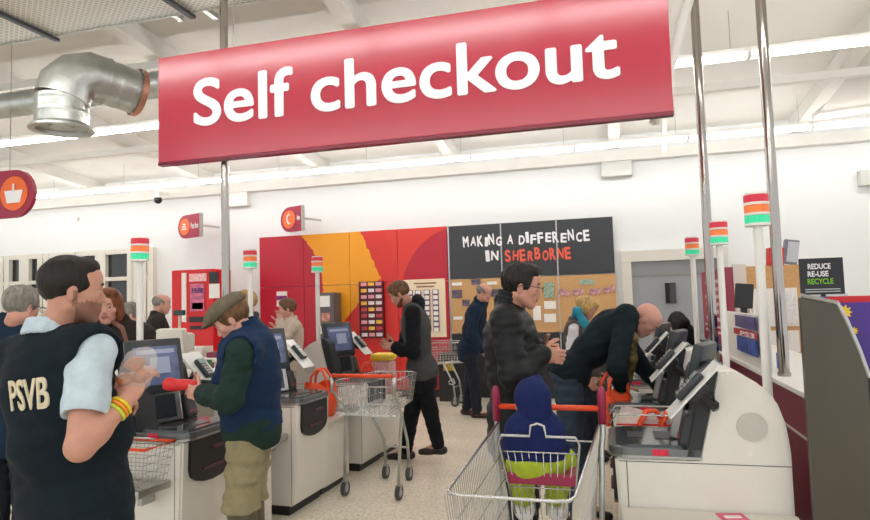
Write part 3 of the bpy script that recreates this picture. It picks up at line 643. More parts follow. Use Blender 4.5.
# notice wall
t = thing('notice_wall', 'black headed cork notice board wall reading MAKING A DIFFERENCE IN SHERBORNE', 'notice board', (-1.15, 9.86, 0))
ys = [-2.435, -1.58, -.712, .135]
M_hdr = mat('header_black', rgb(54, 58, 62), .55); M_low = mat('lower_black', rgb(40, 41, 44), .5)
for i in range(3):
    c = (ys[i]+ys[i+1])/2+1.15; w = ys[i+1]-ys[i]-.01
    obj('header_panel', box((c, -.02, 2.315), (w, .03, .85)), M_hdr, t); obj('cork_panel', box((c, -.02, 1.445), (w, .03, .86)), M_cork, t); obj('lower_panel', box((c, -.02, .56), (w, .03, .88)), M_low, t)
bm = bmesh.new()
for y in ys[:3]: bx(bm, (y+1.15, -.035, 1.45), (.02, .012, 2.6))
obj('divider_strip', bm, M_alu, t)
def wtext(s, m, x0, y0, x1, y1, Y=9.815, par=None, po=(0, 0, 0), **k):
    a, b = at(x0, y1, Y=Y), at(x1, y1, Y=Y); c = at(x0, y0, Y=Y); o = V(a[0], Y, a[2])-V(*po)
    return text(s, m, par, o, (1, 0, 0), (0, 0, 1), w=b[0]-a[0], h=c[2]-a[2], **k)
po = (-1.15, 9.86, 0); M_coral = mat('coral_letters', rgb(232, 96, 72), .5)
def jag(s, x0, x1, z0, hgt, m):      # hand cut capitals
    n = sum(.55 if c in ' I' else 1 for c in s); st = (x1-x0)/n; x = x0
    for i, c in enumerate(s):
        wv = (.55 if c in ' I' else 1)*st
        if c != ' ':
            hh = hgt*(1.06 if i % 2 == 0 else .9)
            text(c, m, t, V(x, 9.82, z0+(.02 if i % 3 == 1 else 0))-V(*po), (cos(.05*(-1)**i), 0, sin(.05*(-1)**i)), (sin(-.05*(-1)**i), 0, cos(.05)), w=wv*.80, h=hh, bold=.035)
        x += wv
jag('MAKING A DIFFERENCE', -2.19, -.19, 2.385, .165, M_letter); jag('IN', -1.83, -1.60, 2.14, .17, M_letter); jag('SHERBORNE', -1.52, -.48, 2.12, .18, M_coral)
# papers and photos on the cork
M_ph = [mat('photo_dark', rgb(96, 84, 100), .4, noise=.8, nscale=16), mat('photo_mixed', rgb(186, 140, 146), .4, noise=.75, nscale=22), mat('photo_green', rgb(150, 172, 150), .4, noise=.4, nscale=30)]
def pin(x, y, w, h, m, lab, cat='paper', rot=0):
    p = at(x, y, Y=9.815); bm = box((0, 0, 0), (w, .004, h)); o = obj('pinned_photo' if cat == 'photo' else 'pinned_paper', bm, m); o.location = Vector(p); o.rotation_euler = (0, rot, 0); return tag(o, lab, cat, 'papers and photos on the cork boards')
pin(457, 284, .16, .05, M_paper, 'small white caption strip at the top left of the cork board'); pin(492, 283, .16, .05, M_paper, 'small white caption strip right of the first photo on the cork')
pin(476, 282, .15, .09, M_ph[0], 'dark photo at the top of the left cork panel above the man in navy', 'photo'); pin(457, 294, .16, .13, M_ph[0], 'dark photo pinned at the left edge of the cork board', 'photo'); pin(495, 293, .13, .12, M_ph[0], 'dark photo right beside the head of the man in navy', 'photo')
pin(466, 303, .12, .1, M_ph[0], 'lower dark photo left of the man in navy', 'photo'); pin(458, 318, .15, .05, M_paper, 'low white caption strip on the left cork panel')
pin(549, 290, .16, .24, M_ph[2], 'tall white and green sheet in the middle of the cork board'); pin(550, 305, .18, .12, M_paper, 'white card below the tall green sheet on the cork'); pin(550, 318, .18, .13, M_paper, 'lowest white card in the middle column of the cork board'); pin(537, 313, .12, .22, M_paper, 'white sheet beside the face of the man with glasses')
pin(587, 282, .22, .08, M_ph[2], 'pale green title card at the top of the right cork panel')
for i, (x, l) in enumerate(((564, 'leftmost'), (578, 'second from left'), (595, 'second from right'), (609, 'rightmost'))): 
    p = pin(x, (292.5, 292, 291.5, 289.5)[i], .16, .09, M_ph[1], 'small tilted photo of people, %s in the row on the right cork panel' % l, 'photo', (.3, -.1, 0, -.25)[i])
# card rack
a, b = at(360, 282, Y=9.8), at(385, 338, Y=9.8); cx, w, z0, z1 = (a[0]+b[0])/2, b[0]-a[0], b[2], a[2]; hh = z1-z0
M_rack = mat('rack_dark_red', rgb(104, 22, 40), .4); t = thing('card_rack', 'tall dark red rack of gift cards fixed to the red mural', 'rack', (cx, 9.80, z0)); 
obj('back_panel', box((0, 0, hh/2), (w, .04, hh), bev=.005), M_rack, t); bm = bmesh.new()
for r_ in range(9): bx(bm, (0, -.035, hh*(r_+.12)/9+.01), (w-.02, .05, .02))
obj('pocket_ledge', bm, M_rack, t); bm = bmesh.new()
for x in (-w/2+.008, w/2-.008): bx(bm, (x, -.03, hh/2), (.016, .07, hh))
obj('side_rail', bm, M_rack, t)
cc = [mat('card_'+n, c, .35, noise=.35, nscale=40) for n, c in (('white', rgb(225, 215, 215)), ('pink', rgb(222, 150, 160)), ('yellow', rgb(236, 180, 60)), ('red', rgb(190, 50, 66)))]
rows = ['top', 'second', 'third', 'fourth', 'fifth', 'sixth', 'seventh', 'eighth', 'bottom']; pat = '132 201 111 200 320 303 102 020 010'.split()
pat = ['121', '201', '110', '200', '321', '303', '102', '323', '010']; nm = ['white', 'pink', 'yellow', 'red']
for r_ in range(9):
    for c_ in range(3):
        k = int(pat[r_][c_]); o = obj('gift_card', box((0, 0, 0), (w/3-.035, .004, hh/9-.035)), cc[k]); o.location = (cx+(c_-1)*(w/3-.008), 9.755, z1-hh*(r_+.47)/9); o.rotation_euler = (-.08, 0, 0)
        tag(o, '%s gift card in the %s row of the dark red rack, %s column' % (nm[k], rows[r_], ('left', 'middle', 'right')[c_]), 'card', 'gift cards in the wall rack')
# cream poster with card columns
a, b = at(403, 280, Y=9.8), at(446.5, 337, Y=9.8); cx, w, z0, z1 = (a[0]+b[0])/2, b[0]-a[0], b[2], a[2]; hh = z1-z0
t = thing('card_poster', 'cream wall board with four purple columns of cards right of the rack', 'poster', (cx, 9.816, z0)); obj('board', box((0, 0, hh/2), (w, .02, hh)), mat('poster_cream', rgb(240, 222, 190), .5), t)
for c_ in range(4):
    bm = bmesh.new(); bm2 = bmesh.new(); x = -w/2+.11+c_*.145; bx(bm, (x, -.015, hh/2-.04), (.10, .012, hh*.72))
    for r_ in range(8): bx(bm2, (x, -.024, hh*.1+r_*hh*.092+.03), (.078, .006, .062))
    pc = obj('purple_column', bm, mat('column_purple', rgb(96, 40, 92), .5), t); obj('card_row', bm2, M_paper, pc)
text('Telephone cards', mat('ink_brown', rgb(120, 80, 60), .6), t, (-w/2+.12, -.012, hh*.9), w=w*.55, h=.035) if False else None
bm = bmesh.new()
for k_, ww in ((0, .38), (1, .3)): bx(bm, (.02, -.013, hh*.93-.055*k_), (ww, .004, .022))
obj('title_line', bm, mat('ink_brown', rgb(150, 96, 60), .6), t)
# wall phone kiosk, small poster
a, b = at(319, 293, Y=9.5), at(336, 352, Y=9.5); w = b[0]-a[0]
t = thing('payphone_unit', 'dark grey wall kiosk with white sign and small screen left of the card rack', 'kiosk', ((a[0]+b[0])/2, 9.6, 0)); hz = a[2]
obj('cabinet', box((0, 0, hz/2+.35), (w, .3, hz-.7), bev=.01), mat('kiosk_grey', rgb(96, 92, 96), .4), t); obj('sign_plate', box((-.02, -.16, hz-.14), (w*.68, .02, .18)), M_paper, t); obj('display', box((.0, -.16, hz-.4), (w*.5, .02, .14)), mat('warm_display', rgb(206, 140, 120), .3, noise=.4, nscale=20), t); obj('keypad', box((-.02, -.16, hz-.6), (w*.55, .02, .14)), M_paper, t)
p = at(282, 299, Y=9.82); t = thing('small_notice', 'small white and purple notice on the red mural above the woman in beige', 'notice', p); obj('sheet', box((0, 0, 0), (.2, .01, .26)), M_paper, t); obj('purple_band', box((0, -.01, .02), (.2, .01, .07)), mat('notice_purple', rgb(126, 40, 110), .5), t)
# red promotional machine "FREE"
a, b = at(179.5, 271, Y=8.9), at(221, 360, Y=8.9); w = b[0]-a[0]; cx = (a[0]+b[0])/2; hz = a[2]
t = thing('red_vending_cabinet', 'tall red promotional cabinet headed with white panels, behind the tills on the left', 'cabinet', (cx, 8.95, 0))
obj('body', box((0, 0, hz/2), (w, .5, hz), bev=.015), M_redpl, t)
def pl(n, xa, ya, xb, yb, m, dy=.26):
    A, B = at(xa, ya, Y=8.68), at(xb, yb, Y=8.68); return obj(n, box(((A[0]+B[0])/2-cx, -dy, (A[2]+B[2])/2), (B[0]-A[0], .02, A[2]-B[2])), m, t)
pl('price_strip', 181.5, 273, 186, 322, M_paper); pl('header_plate', 189, 274, 206, 281, mat('header_pale', rgb(240, 190, 190), .5, noise=.3, nscale=30)); pl('offer_panel', 190, 284, 204, 311, mat('offer_pink', rgb(206, 110, 140), .5, noise=.3, nscale=20)); pl('lower_tray', 189, 317, 207, 322, M_black)
pl('side_poster', 209, 272, 218, 283, M_dark2); pl('side_leaflet', 209, 284, 219, 298, M_paper); pl('slot', 190, 326, 205, 329, M_black)
A, B = at(191.5, 293, Y=8.66), at(203, 288, Y=8.66); text('FREE', mat('ink_navy', rgb(50, 50, 110), .5), t, V(A[0]-cx, -.275, A[2]), w=B[0]-A[0], h=B[2]-A[2], bold=.02)
pl('ticket_plate', 192, 303, 203, 309, M_paper)
# projecting signs
def blade(name, lab, x0, y0, x1, y1, Y, word, icon, round_left=True):
    A, B = at(x0, y0, Y=Y), at(x1, y1, Y=Y); w = B[0]-A[0]; h = A[2]-B[2]; t = thing(name, lab, 'sign', ((A[0]+B[0])/2, Y, (A[2]+B[2])/2)); s = 1 if round_left else -1
    poly = [(w/2*s, -h/2), (w/2*s, h/2)]+[(-(w/2-h/2)*s-h/2*sin(a)*s, h/2*cos(a)) for a in [pi*i/12 for i in range(13)]]
    bm = bmesh.new(); prism(bm, poly, .04, basis((0, .02, 0), (1, 0, 0), (0, 0, 1), (0, -1, 0))); obj('sign_board', bm, mat('sign_burgundy', rgb(158, 26, 60), .35), t)
    ic = (-(w/2-h/2)*s, -.024, 0); bm = bmesh.new(); disc(bm, ic, (0, 1, 0), h*.36, .008, 28); obj('icon_disc', bm, mat('icon_orange', rgb(238, 106, 40), .4), t)
    g = lambda x, z: (ic[0]+x*h, -.034, ic[2]+z*h)
    bm = bmesh.new()
    if icon == 'basket':
        f = [bm.verts.new(g(*p)) for p in ((-.24, .06), (.24, .06), (.17, -.2), (-.17, -.2))]; bm.faces.new(f); r = bmesh.ops.extrude_face_region(bm, geom=bm.faces[:]); bmesh.ops.translate(bm, vec=(0, .008, 0), verts=[q for q in r['geom'] if isinstance(q, bmesh.types.BMVert)]); bmesh.ops.recalc_face_normals(bm, faces=bm.faces); bx(bm, g(0, .12), (.02*h*2, .008, .16*h))
    elif icon == 'phone': tube(bm, [g(.06, .2), g(-.06, .12), g(-.08, 0), g(-.04, -.12), g(.08, -.2)], [.05*h, .035*h, .03*h, .035*h, .05*h], 8)
    else:
        for q in range(3): bx(bm, g(0, -.1+.1*q), (.3*h-.07*h*q, .008, .06*h))
    obj('icon', bm, M_letter, t)
    if word: text(word, M_letter, t, (ic[0]+h*.45, -.022, -h*.12), w=w-h*1.05, h=h*.26, bold=.01)
    bm = bmesh.new(); tube(bm, [(w/4, 0, h/2), (w/4, 0, 3.9-(A[2]+B[2])/2)], .003, 5) if False else bx(bm, (w/2*s+.01, 0, 0), (.02, .06, h)); obj('mounting_edge', bm, M_steel, t)
    return t
t = blade('basket_sign', 'burgundy rounded hanging sign with a white basket icon at the left edge', -30, 175, 35, 216, 5.0, None, 'basket', False); t.rotation_euler = (0, 0, .0)
bm = bmesh.new(); tube(bm, [(-.1, 0, .15), (-.1, 0, 1.9)], .004, 5); tube(bm, [(.1, 0, .15), (.1, 0, 1.9)], .004, 5); obj('hanging_wire', bm, M_steel, t)
for nm_, lab, x0, y0, x1, y1, wd, ic in (('post_box_sign', 'small burgundy wall sign reading Post box with an orange roundel', 174, 216, 206, 237, 'Post box', 'post'), ('telephone_sign', 'small burgundy wall sign reading Telephone above the mural', 278, 208, 306, 231, 'Telephone', 'phone')):
    t = blade(nm_, lab, x0, y0, x1, y1, 9.45, wd, ic); t.rotation_euler = (0, 0, -.35)
    bm = bmesh.new(); bx(bm, (.22, .22, 0), (.03, .45, .03)); obj('bracket', bm, M_steel, t)
# big hanging sign
SY = 4.0; a = at(157.8, 58, Y=SY); b = at(158, 162, Y=SY); c = at(674, 111.5, Y=SY); x0, x1, z0, z1 = a[0], c[0], 2.656, 3.471
t = thing('checkout_sign', 'huge crimson hanging sign reading Self checkout', 'sign', ((x0+x1)/2, SY, z0)); w = x1-x0; hh = z1-z0
obj('sign_panel', box((0, .03, hh/2), (w, .05, hh), bev=.004), M_signred, t)
obj('bottom_edge', box((0, .03, -.012), (w, .056, .024)), mat('sign_edge_dark', rgb(110, 24, 44), .2, metal=.3), t)
text('Self checkout', M_letter, t, (-2.93-(x0+x1)/2, .003, 2.898-z0), w=.142+2.93, h=.365, bold=.02, ext=.004, cw=1.02, res=14)
bm = bmesh.new()
for x in (-1.2, 1.2): tube(bm, [(x, .03, hh), (x, .03, rz(SY)-z0)], .004, 6)
obj('suspension_wire', bm, M_steel, t)
# steel service poles
def pole(lab, p, r, zb):
    t = thing('service_pole', lab, 'pole', (p[0], p[1], zb)); bm = bmesh.new(); tube(bm, [(0, 0, 0), (0, 0, rz(p[1])-zb)], r, 24); obj('shaft', bm, M_chrome, t, 'auto')
    obj('foot_collar', cyl((0, 0, .012), r*1.2, .024), M_chrome, t); return t
# pole A passes behind the big sign and ends among the left hand checkouts
pole('polished steel pole rising behind the left end of the big sign', at(225.5, 240, Y=4.12), .030, 0)
pole('polished steel pole standing on the counter, rightmost of the three', at(784.5, 376, Z=1.0), .033, 1.0)
pole('polished steel pole behind the nearest right hand checkouts, left of the rightmost pole', at(708, 240, Y=5.35), .036, .9) if False else None
q = at(708.5, 250, Y=5.2); pole('polished steel pole between the beacons on the right, left of the rightmost pole', (max(q[0], 1.06), 5.2*1.0), .034, 1.0) if False else pole('polished steel pole between the beacons on the right, left of the rightmost pole', (q[0], q[1]), .034, .3)
# ---------------------------------------------------------------- self checkouts
M_red2 = mat('beacon_red', rgb(206, 40, 62), .3, emit=rgb(206, 40, 62), es=.15); M_or2 = mat('beacon_orange', rgb(232, 120, 52), .3, emit=rgb(232, 120, 52), es=.15); M_gr2 = mat('beacon_green', rgb(46, 206, 150), .3, emit=rgb(60, 220, 160), es=.2)
PROF = [(.05, .07), (.02, .30), (.0, .81), (.36, .815), (.45, 1.185), (.50, 1.20), (.56, 1.182), (.63, 1.14), (.69, 1.07), (.722, .97), (.735, .86), (.735, .07)]
def checkout(ms=(.34, .33), mc=(-.385, .22, 1.20), rsz=1.):
    t = thing('self_checkout', 'x', 'checkout machine')
    side = lambda y: basis((0, y, 0), (-1, 0, 0), (0, 0, 1), (0, 1, 0))       # (u,w) -> local x=-u, z=w ; extrude +y
    bm = bmesh.new(); prism(bm, PROF, .5, side(0), bev=.012); b = obj('cabinet', bm, M_cream, t, 'auto')
    
    for y in (-.001, .501):
        for a_, b_ in (((-.02, y, .792), (-.735, y, .792)), ((-.055, y, .08), (-.052, y, .79))): bm = bmesh.new(); tube(bm, [a_, b_], .0018, 4); obj('panel_seam', bm, M_rubber, b)
    for y in (-.002, .502): bm = bmesh.new(); disc(bm, (-.585, y, .958), (0, 1, 0), .062, .01, 32); obj('speaker_grille', bm, mat('grille_grey', rgb(206, 202, 192), .6, bump=.6, bscale=300), t)
    obj('plinth', box((-.4, .25, .035), (.62, .46, .07)), M_black, t)
    # scanner bed with a rounded front
    pl_ = [(-.02+.39, .0), (.37, .5), (.06, .5)]+[(.06-.085*sin(a), .415+.085*cos(a)) for a in [pi/2*i/6 for i in range(7)]]+[(.06-.085*cos(a), .085-.085*sin(a)) for a in [pi/2*i/6 for i in range(7)]]+[(.06, 0)]
    pl_ = [(-u, v) for u, v in pl_]; seen = []; [seen.append(p) for p in pl_ if not seen or abs(p[0]-seen[-1][0])+abs(p[1]-seen[-1][1]) > .002]
    bm = bmesh.new(); prism(bm, seen[:-1] if abs(seen[0][0]-seen[-1][0])+abs(seen[0][1]-seen[-1][1]) < .002 else seen, .034, Matrix.Translation((0, 0, .816))); obj('scanner_bed', bm, mat('bed_grey', rgb(120, 124, 126), .25, metal=.5), t)
    ins = [(-.19+(x+.19)*1.03, .25+(y-.25)*1.03) for x, y in seen]; bm = bmesh.new(); prism(bm, ins, .012, Matrix.Translation((0, 0, .808))); obj('bed_trim', bm, M_alu, t)
    ins = [(-.19+(x+.19)*.84, .25+(y-.25)*.84) for x, y in seen]; bm = bmesh.new(); prism(bm, ins, .012, Matrix.Translation((0, 0, .848))); obj('weigh_plate', bm, mat('plate_steel', rgb(104, 108, 110), .1, metal=.6), t)
    bm = bmesh.new(); bx(bm, (-.10, .25, .861), (.07, .13, .004)); bx(bm, (-.24, .25, .861), (.10, .17, .004)); obj('scanner_window', bm, M_black, t)
    for y in (0, .5): obj('warning_label', box((-.2, y, .833), (.07, .006, .03)), mat('label_red', rgb(214, 40, 70), .4, noise=.2, nscale=80), t)
    # dark bezel
    bm = bmesh.new(); prism(bm, [(.30, .80), (.366, .80), (.463, 1.205), (.435, 1.225), (.385, 1.18)], .5, side(0), bev=.008); obj('bezel', bm, M_dark2, t, 'auto')
    # dispenser mouth in the front
    e = [(.05, .805), (.45, .805), (.45, .64)]+[(.25+.2*cos(a), .63-.085*sin(a)) for a in [pi*i/8 for i in range(1, 8)]]+[(.05, .64)]
    bm = bmesh.new(); prism(bm, e, .03, basis((-.02, 0, 0), (0, 1, 0), (0, 0, 1), (1, 0, 0)), bev=.004); m_ = obj('dispenser_mouth', bm, M_black, t)
    bm = bmesh.new(); bx(bm, (.012, .25, .625), (.02, .2, .014), bev=.004); bx(bm, (.012, .3, .73), (.02, .12, .02), bev=.004); obj('mouth_lip', bm, mat('ledge_glint_red', rgb(96, 36, 46), .3), m_)  # inner ledges, their faint red glint put in as colour
    ta = Matrix.Rotation(-radians(14), 3, 'Y')
    # monitor
    tm = Matrix.Rotation(-radians(24), 3, 'Z') @ ta; c = Vector(mc); k_ = ms[0]/.34; bm = bmesh.new(); bx(bm, c, (.05, ms[0], ms[1]), tm, bev=.014); mo = obj('monitor', bm, M_dark, t, 'auto')
    nf = tm @ Vector((1, 0, 0)); up = tm @ Vector((0, 0, 1)); ri = tm @ Vector((0, 1, 0))
    bm = bmesh.new(); bx(bm, c+nf*.0262, (.003, .27*k_, .235*k_), tm); obj('screen', bm, M_screen, mo)
    bm = bmesh.new(); bx(bm, c+nf*.028-up*.0+ri*.02, (.003, .12*k_, .1*k_), tm); bx(bm, c+nf*.028+up*.085*k_, (.003, .23*k_, .025*k_), tm); obj('screen_window', bm, mat('window_pale', rgb(150, 158, 182), .2, emit=rgb(178, 186, 206), es=.1), mo)
    bm = bmesh.new(); bx(bm, c-nf*.05-up*.03, (.07, .2*k_, .2*k_), tm, bev=.02); obj('monitor_back', bm, M_dark, mo)
    # reader under the monitor
    c = Vector((-.335, .24, .955)); bm = bmesh.new(); bx(bm, c, (.05, .2, .19), tm, bev=.008); rd = obj('note_reader', bm, M_alu, t); bm = bmesh.new(); bx(bm, c+nf*.027, (.004, .12, .14), tm); obj('reader_window', bm, M_glassy, rd)
    # hand scanner and cradle
    bm = bmesh.new(); bx(bm, (-.33, .44, .93), (.07, .1, .16), ta, bev=.02); obj('receipt_slot', bm, M_dark, t); bm = bmesh.new(); bx(bm, (-.29, .44, .90), (.012, .07, .012), ta); obj('slot_lip', bm, mat('lip_red', rgb(150, 46, 60), .3), t)
    # pin pad on a tilted white plate at the side
    pt = Matrix.Rotation(radians(-43), 3, 'Y'); c = Vector((-.34, .60, 1.135)); nf = pt @ Vector((1, 0, 0)); up = pt @ Vector((0, 0, 1))
    bm = bmesh.new(); bx(bm, c, (.008, .19, .31), pt, bev=.003); pp = obj('pin_pad_plate', bm, mat('plate_pale', rgb(225, 225, 222), .3), t)
    bm = bmesh.new(); bx(bm, c+nf*.02, (.032, .08, .15), pt, bev=.012); kp = obj('pin_pad', bm, M_dark, t, 'auto')
    bm = bmesh.new(); bx(bm, c+nf*.039+up*.048, (.003, .06, .04), pt); obj('pin_display', bm, mat('lcd_grey', rgb(150, 162, 160), .2), kp)
    bm = bmesh.new()
    for i in range(4):
        for j in range(3): bx(bm, c+nf*.039+up*(.012-.022*i)+Vector((0, -.02+.02*j, 0)), (.004, .014, .014), pt)
    obj('key', bm, M_alu, kp)
    bm = bmesh.new(); bx(bm, c-nf*.025-up*.0, (.04, .08, .1), pt, bev=.01); tube(bm, [tuple(c-nf*.03), (-.43, .56, 1.06), (-.44, .49, 1.04)], .02, 8); obj('pad_bracket', bm, M_black, t)
    bm = bmesh.new(); tube(bm, [tuple(c-nf*.06+up*.05), (-.42, .60, 1.12), (-.43, .57, 1.06), (-.43, .53, 1.03), (-.43, .5, 1.03)], .005, 6); obj('cable', bm, M_black, t)
    # bagging unit
    bm = bmesh.new(); bx(bm, (-.39, .74, .31), (.66, .46, .5), bev=.01); bg = obj('bagging_base', bm, M_cream, t, 'auto'); obj('plinth', box((-.4, .74, .03), (.6, .44, .06)), M_black, t)
    obj('weigh_shelf', box((-.38, .74, .575), (.72, .46, .03), bev=.006), M_cream2, t)
    # basket shelf on the other side
    bm = bmesh.new(); bx(bm, (-.33, -.13, .60), (.5, .24, .018), bev=.006); bx(bm, (-.08, -.13, .585), (.02, .24, .045), bev=.008); obj('basket_shelf', bm, M_alu, t); [obj('shelf_bracket', box((x_, -.05, .54), (.03, .1, .12)), M_alu, t) for x_ in (-.2, -.5)]
    return t
def beacon(lab, p):
    t = thing('status_beacon', lab, 'beacon', p, 0, 'checkout status beacons')
    bm = bmesh.new(); tube(bm, [(0, 0, 0), (0, 0, 1.86-p[2])], .021, 16); obj('post', bm, M_white, t, 'auto')
    z = 1.86-p[2]
    for m_, n_ in ((M_gr2, 'green_lamp'), (M_or2, 'amber_lamp'), (M_red2, 'red_lamp')):
        bm = bmesh.new(); lathe(bm, [(.001, z), (.056, z), (.0565, z+.006), (.0565, z+.012), (.001, z+.012)], 28); obj('collar', bm, M_white, t, 'auto')
        bm = bmesh.new(); n = 48; r1 = [bm.verts.new(((.053+.002*(j % 2))*cos(2*pi*j/n), (.053+.002*(j % 2))*sin(2*pi*j/n), z+.012)) for j in range(n)]; r2 = [bm.verts.new((v.co.x, v.co.y, z+.048)) for v in r1]
        for j in range(n): bm.faces.new((r1[j], r1[(j+1) % n], r2[(j+1) % n], r2[j]))
        bm.faces.new(r2); obj(n_, bm, m_, t); z += .05
    bm = bmesh.new(); disc(bm, (0, 0, z+.004), (0, 0, 1), .05, .01); obj('top_cap', bm, M_white, t)
    return t
co0 = checkout(); co0.location = (-2.30, 3.03, 0); co0.rotation_euler = (0, 0, radians(-2.8)); co0['label'] = 'cream self checkout on the left that the man in the flat cap is using'; co0['group'] = 'self checkout machines'
GP = 'self checkout machines'
dup(co0, (-2.24, 4.25, 0), radians(-2.8), 'cream self checkout in the left row, second one back, behind the capped man', GP)
dup(co0, (-2.18, 5.47, 0), radians(-2.8), 'cream self checkout in the left row by the shallow trolley, furthest back', GP)
cr0 = checkout((.25, .25), (-.43, .20, 1.185)); cr0.location = (0, 3.55, 0); cr0.rotation_euler = (0, 0, pi); cr0['group'] = GP; cr0['label'] = ('cream self checkout at lower right, nearest to the camera, round grille in full view')
dup(cr0, (0, 4.72, 0), pi, 'cream self checkout in the right row, second one back, beside the bending man', GP)
dup(cr0, (0, 5.89, 0), pi, 'cream self checkout in the right row, furthest back of three', GP)
for lab, p in (('red, amber and green beacon on a white post in front of the left windows', at(140, 237, d=4.1)), ('red, amber and green beacon beside the left edge of the red mural', at(250, 249.5, d=5.25)), ('red, amber and green beacon in front of the yellow part of the mural', at(317, 256, d=6.2)),
               ('large red, amber and green beacon at the right, nearest the camera', at(755.5, 193, d=3.01)), ('red, amber and green beacon just right of the left one of the right hand poles', at(718, 221, d=4.14)), ('small red, amber and green beacon in front of the grey door', at(691.5, 237, d=5.27))):
    beacon(lab, (p[0], p[1], 1.03))
# ---------------------------------------------------------------- bags
def bag_mesh(w, d, h, seed, wave=.02):
    rs = random.Random(seed); bm = bmesh.new(); nu, nv = 28, 9; rings = []
    ph = [rs.random()*6 for _ in range(4)]
    for j in range(nv+1):
        v = j/nv; r = .82+.2*sin(v*pi*.8); ring = []
        for i in range(nu):
            a = 2*pi*i/nu; c, s = cos(a), sin(a); sq = (abs(c)**4+abs(s)**4)**-.25; k = 1+wave*6*sin(a*5+ph[0]+v*4)*v*.3+wave*3*sin(a*9+ph[1]-v*5)*.3
            ring.append(bm.verts.new((c*sq*w/2*r*k, s*sq*d/2*r*k, h*v+wave*sin(a*4+ph[2])*v)))
        rings.append(ring)
    for A, B in zip(rings, rings[1:]):
        for i in range(nu): bm.faces.new((A[i], A[(i+1) % nu], B[(i+1) % nu], B[i]))
    bm.faces.new(rings[0][::-1]); return bm
M_bago = mat('orange_bag_film', rgb(240, 84, 38), .35, noise=.12, nscale=20, trans=.0); M_bagw = mat('white_bag_film', rgb(238, 226, 220), .4, noise=.08, nscale=30)
def carrier(lab, p, m, w=.26, d=.16, h=.3, rz_=0, seed=1, grp='carrier bags on the bagging shelves', hd=1):
    t = thing('carrier_bag', lab, 'bag', p, rz_, grp); bm = bag_mesh(w, d, h, seed); obj('bag_body', bm, m, t, True)
    for y in (-1, 1) if hd else ():
        bm = bmesh.new(); pts = [(-.07, y*d*.42, h*.9), (-.06, y*d*.42, h+.06), (-.02, y*d*.3, h+.12), (.03, y*d*.3, h+.12), (.07, y*d*.42, h+.05), (.075, y*d*.42, h*.9)]; tube(bm, pts, .011, 6); obj('handle', bm, M_bago, t, True)
    return t
def bag_rack(lab, p, rz_):
    t = thing('bag_rack', lab, 'rack', p, rz_, 'wire bag racks'); bm = bmesh.new()
    for y in (-.15, .15): tube(bm, [(-.28, y, 0), (-.28, y, .27), (.2, y, .27), (.24, y, .22)], .005, 6)
    tube(bm, [(-.28, -.15, .27), (-.28, .15, .27)], .005, 6); tube(bm, [(-.28, -.15, 0), (-.28, .15, 0)], .005, 6); obj('wire_frame', bm, M_wire, t); return t
carrier('orange carrier bag on the bagging shelf of the furthest left checkout', at(367, 367, X=-2.45)*V(1, 1, 0)+V(0, 0, .595), M_bago, .3, .2, .20, .4, 2)
carrier('orange carrier bag at the scanner of the capped man', V(-2.42, 3.80, .595), M_bago, .3, .2, .22, 0, 3)
carrier('orange carrier bag hanging beside the second left checkout', V(-2.42, 5.02, .595), M_bago, .28, .2, .27, .2, 4)
carrier('white carrier bag with red printing between the two nearest right checkouts', V(.24, 3.99, .595), M_bagw, .42, .24, .25, 0, 5, hd=0)
bag_rack('wire bag rack between the two nearest right hand checkouts', V(.22, 3.98, .59), pi)
for i, (x, y) in enumerate(((651, 424), (672, 424))):
    p = at(x, y, Y=3.86); t = carrier('orange bag loop, %s of two on the nearest bag rack at right' % ('left', 'right')[i], V(p[0], p[1]-.0, .70), M_bago, .08, .04, .06, .3, 6+i)
# bag stripes
for i, z in enumerate((.80,)):
    bm = bmesh.new(); tube(bm, [(.02, 3.855, .66), (.02, 3.855, z), (.44, 3.855, z), (.44, 3.855, .66)], .004, 4); o = obj('rack_rail', bm, M_redpl); tag(o, 'thin red rail across the white bag between the nearest right checkouts', 'rail')
p = at(732, 514, Z=.592); t = thing('leaflet', 'pink and white leaflet lying at the bottom right on the nearest checkout shelf', 'leaflet', (p[0], min(p[1], 2.95), .592), .2); obj('sheet', box((0, 0, 0), (.11, .14, .003)), mat('leaflet_pink', rgb(214, 70, 110), .4), t); bm = bmesh.new(); bx(bm, (0, .02, .002), (.07, .03, .002)); bx(bm, (0, -.03, .002), (.08, .015, .002)); obj('printed_panel', bm, M_paper, t)
# red handheld items
# ---------------------------------------------------------------- counter and service desk on the right
t = thing('service_counter', 'long burgundy counter with a white top behind the right hand checkouts', 'counter', (1.3, 5.58, 0))
obj('front_panel', box((0, .0, .485), (.56, 4.16, .97)), M_burg, t); obj('worktop', box((-.0, 0, .985), (.62, 4.2, .03), bev=.004), M_white, t); obj('trim_strip', box((-.283, 0, .735), (.01, 4.16, .012)), M_cream2, t)
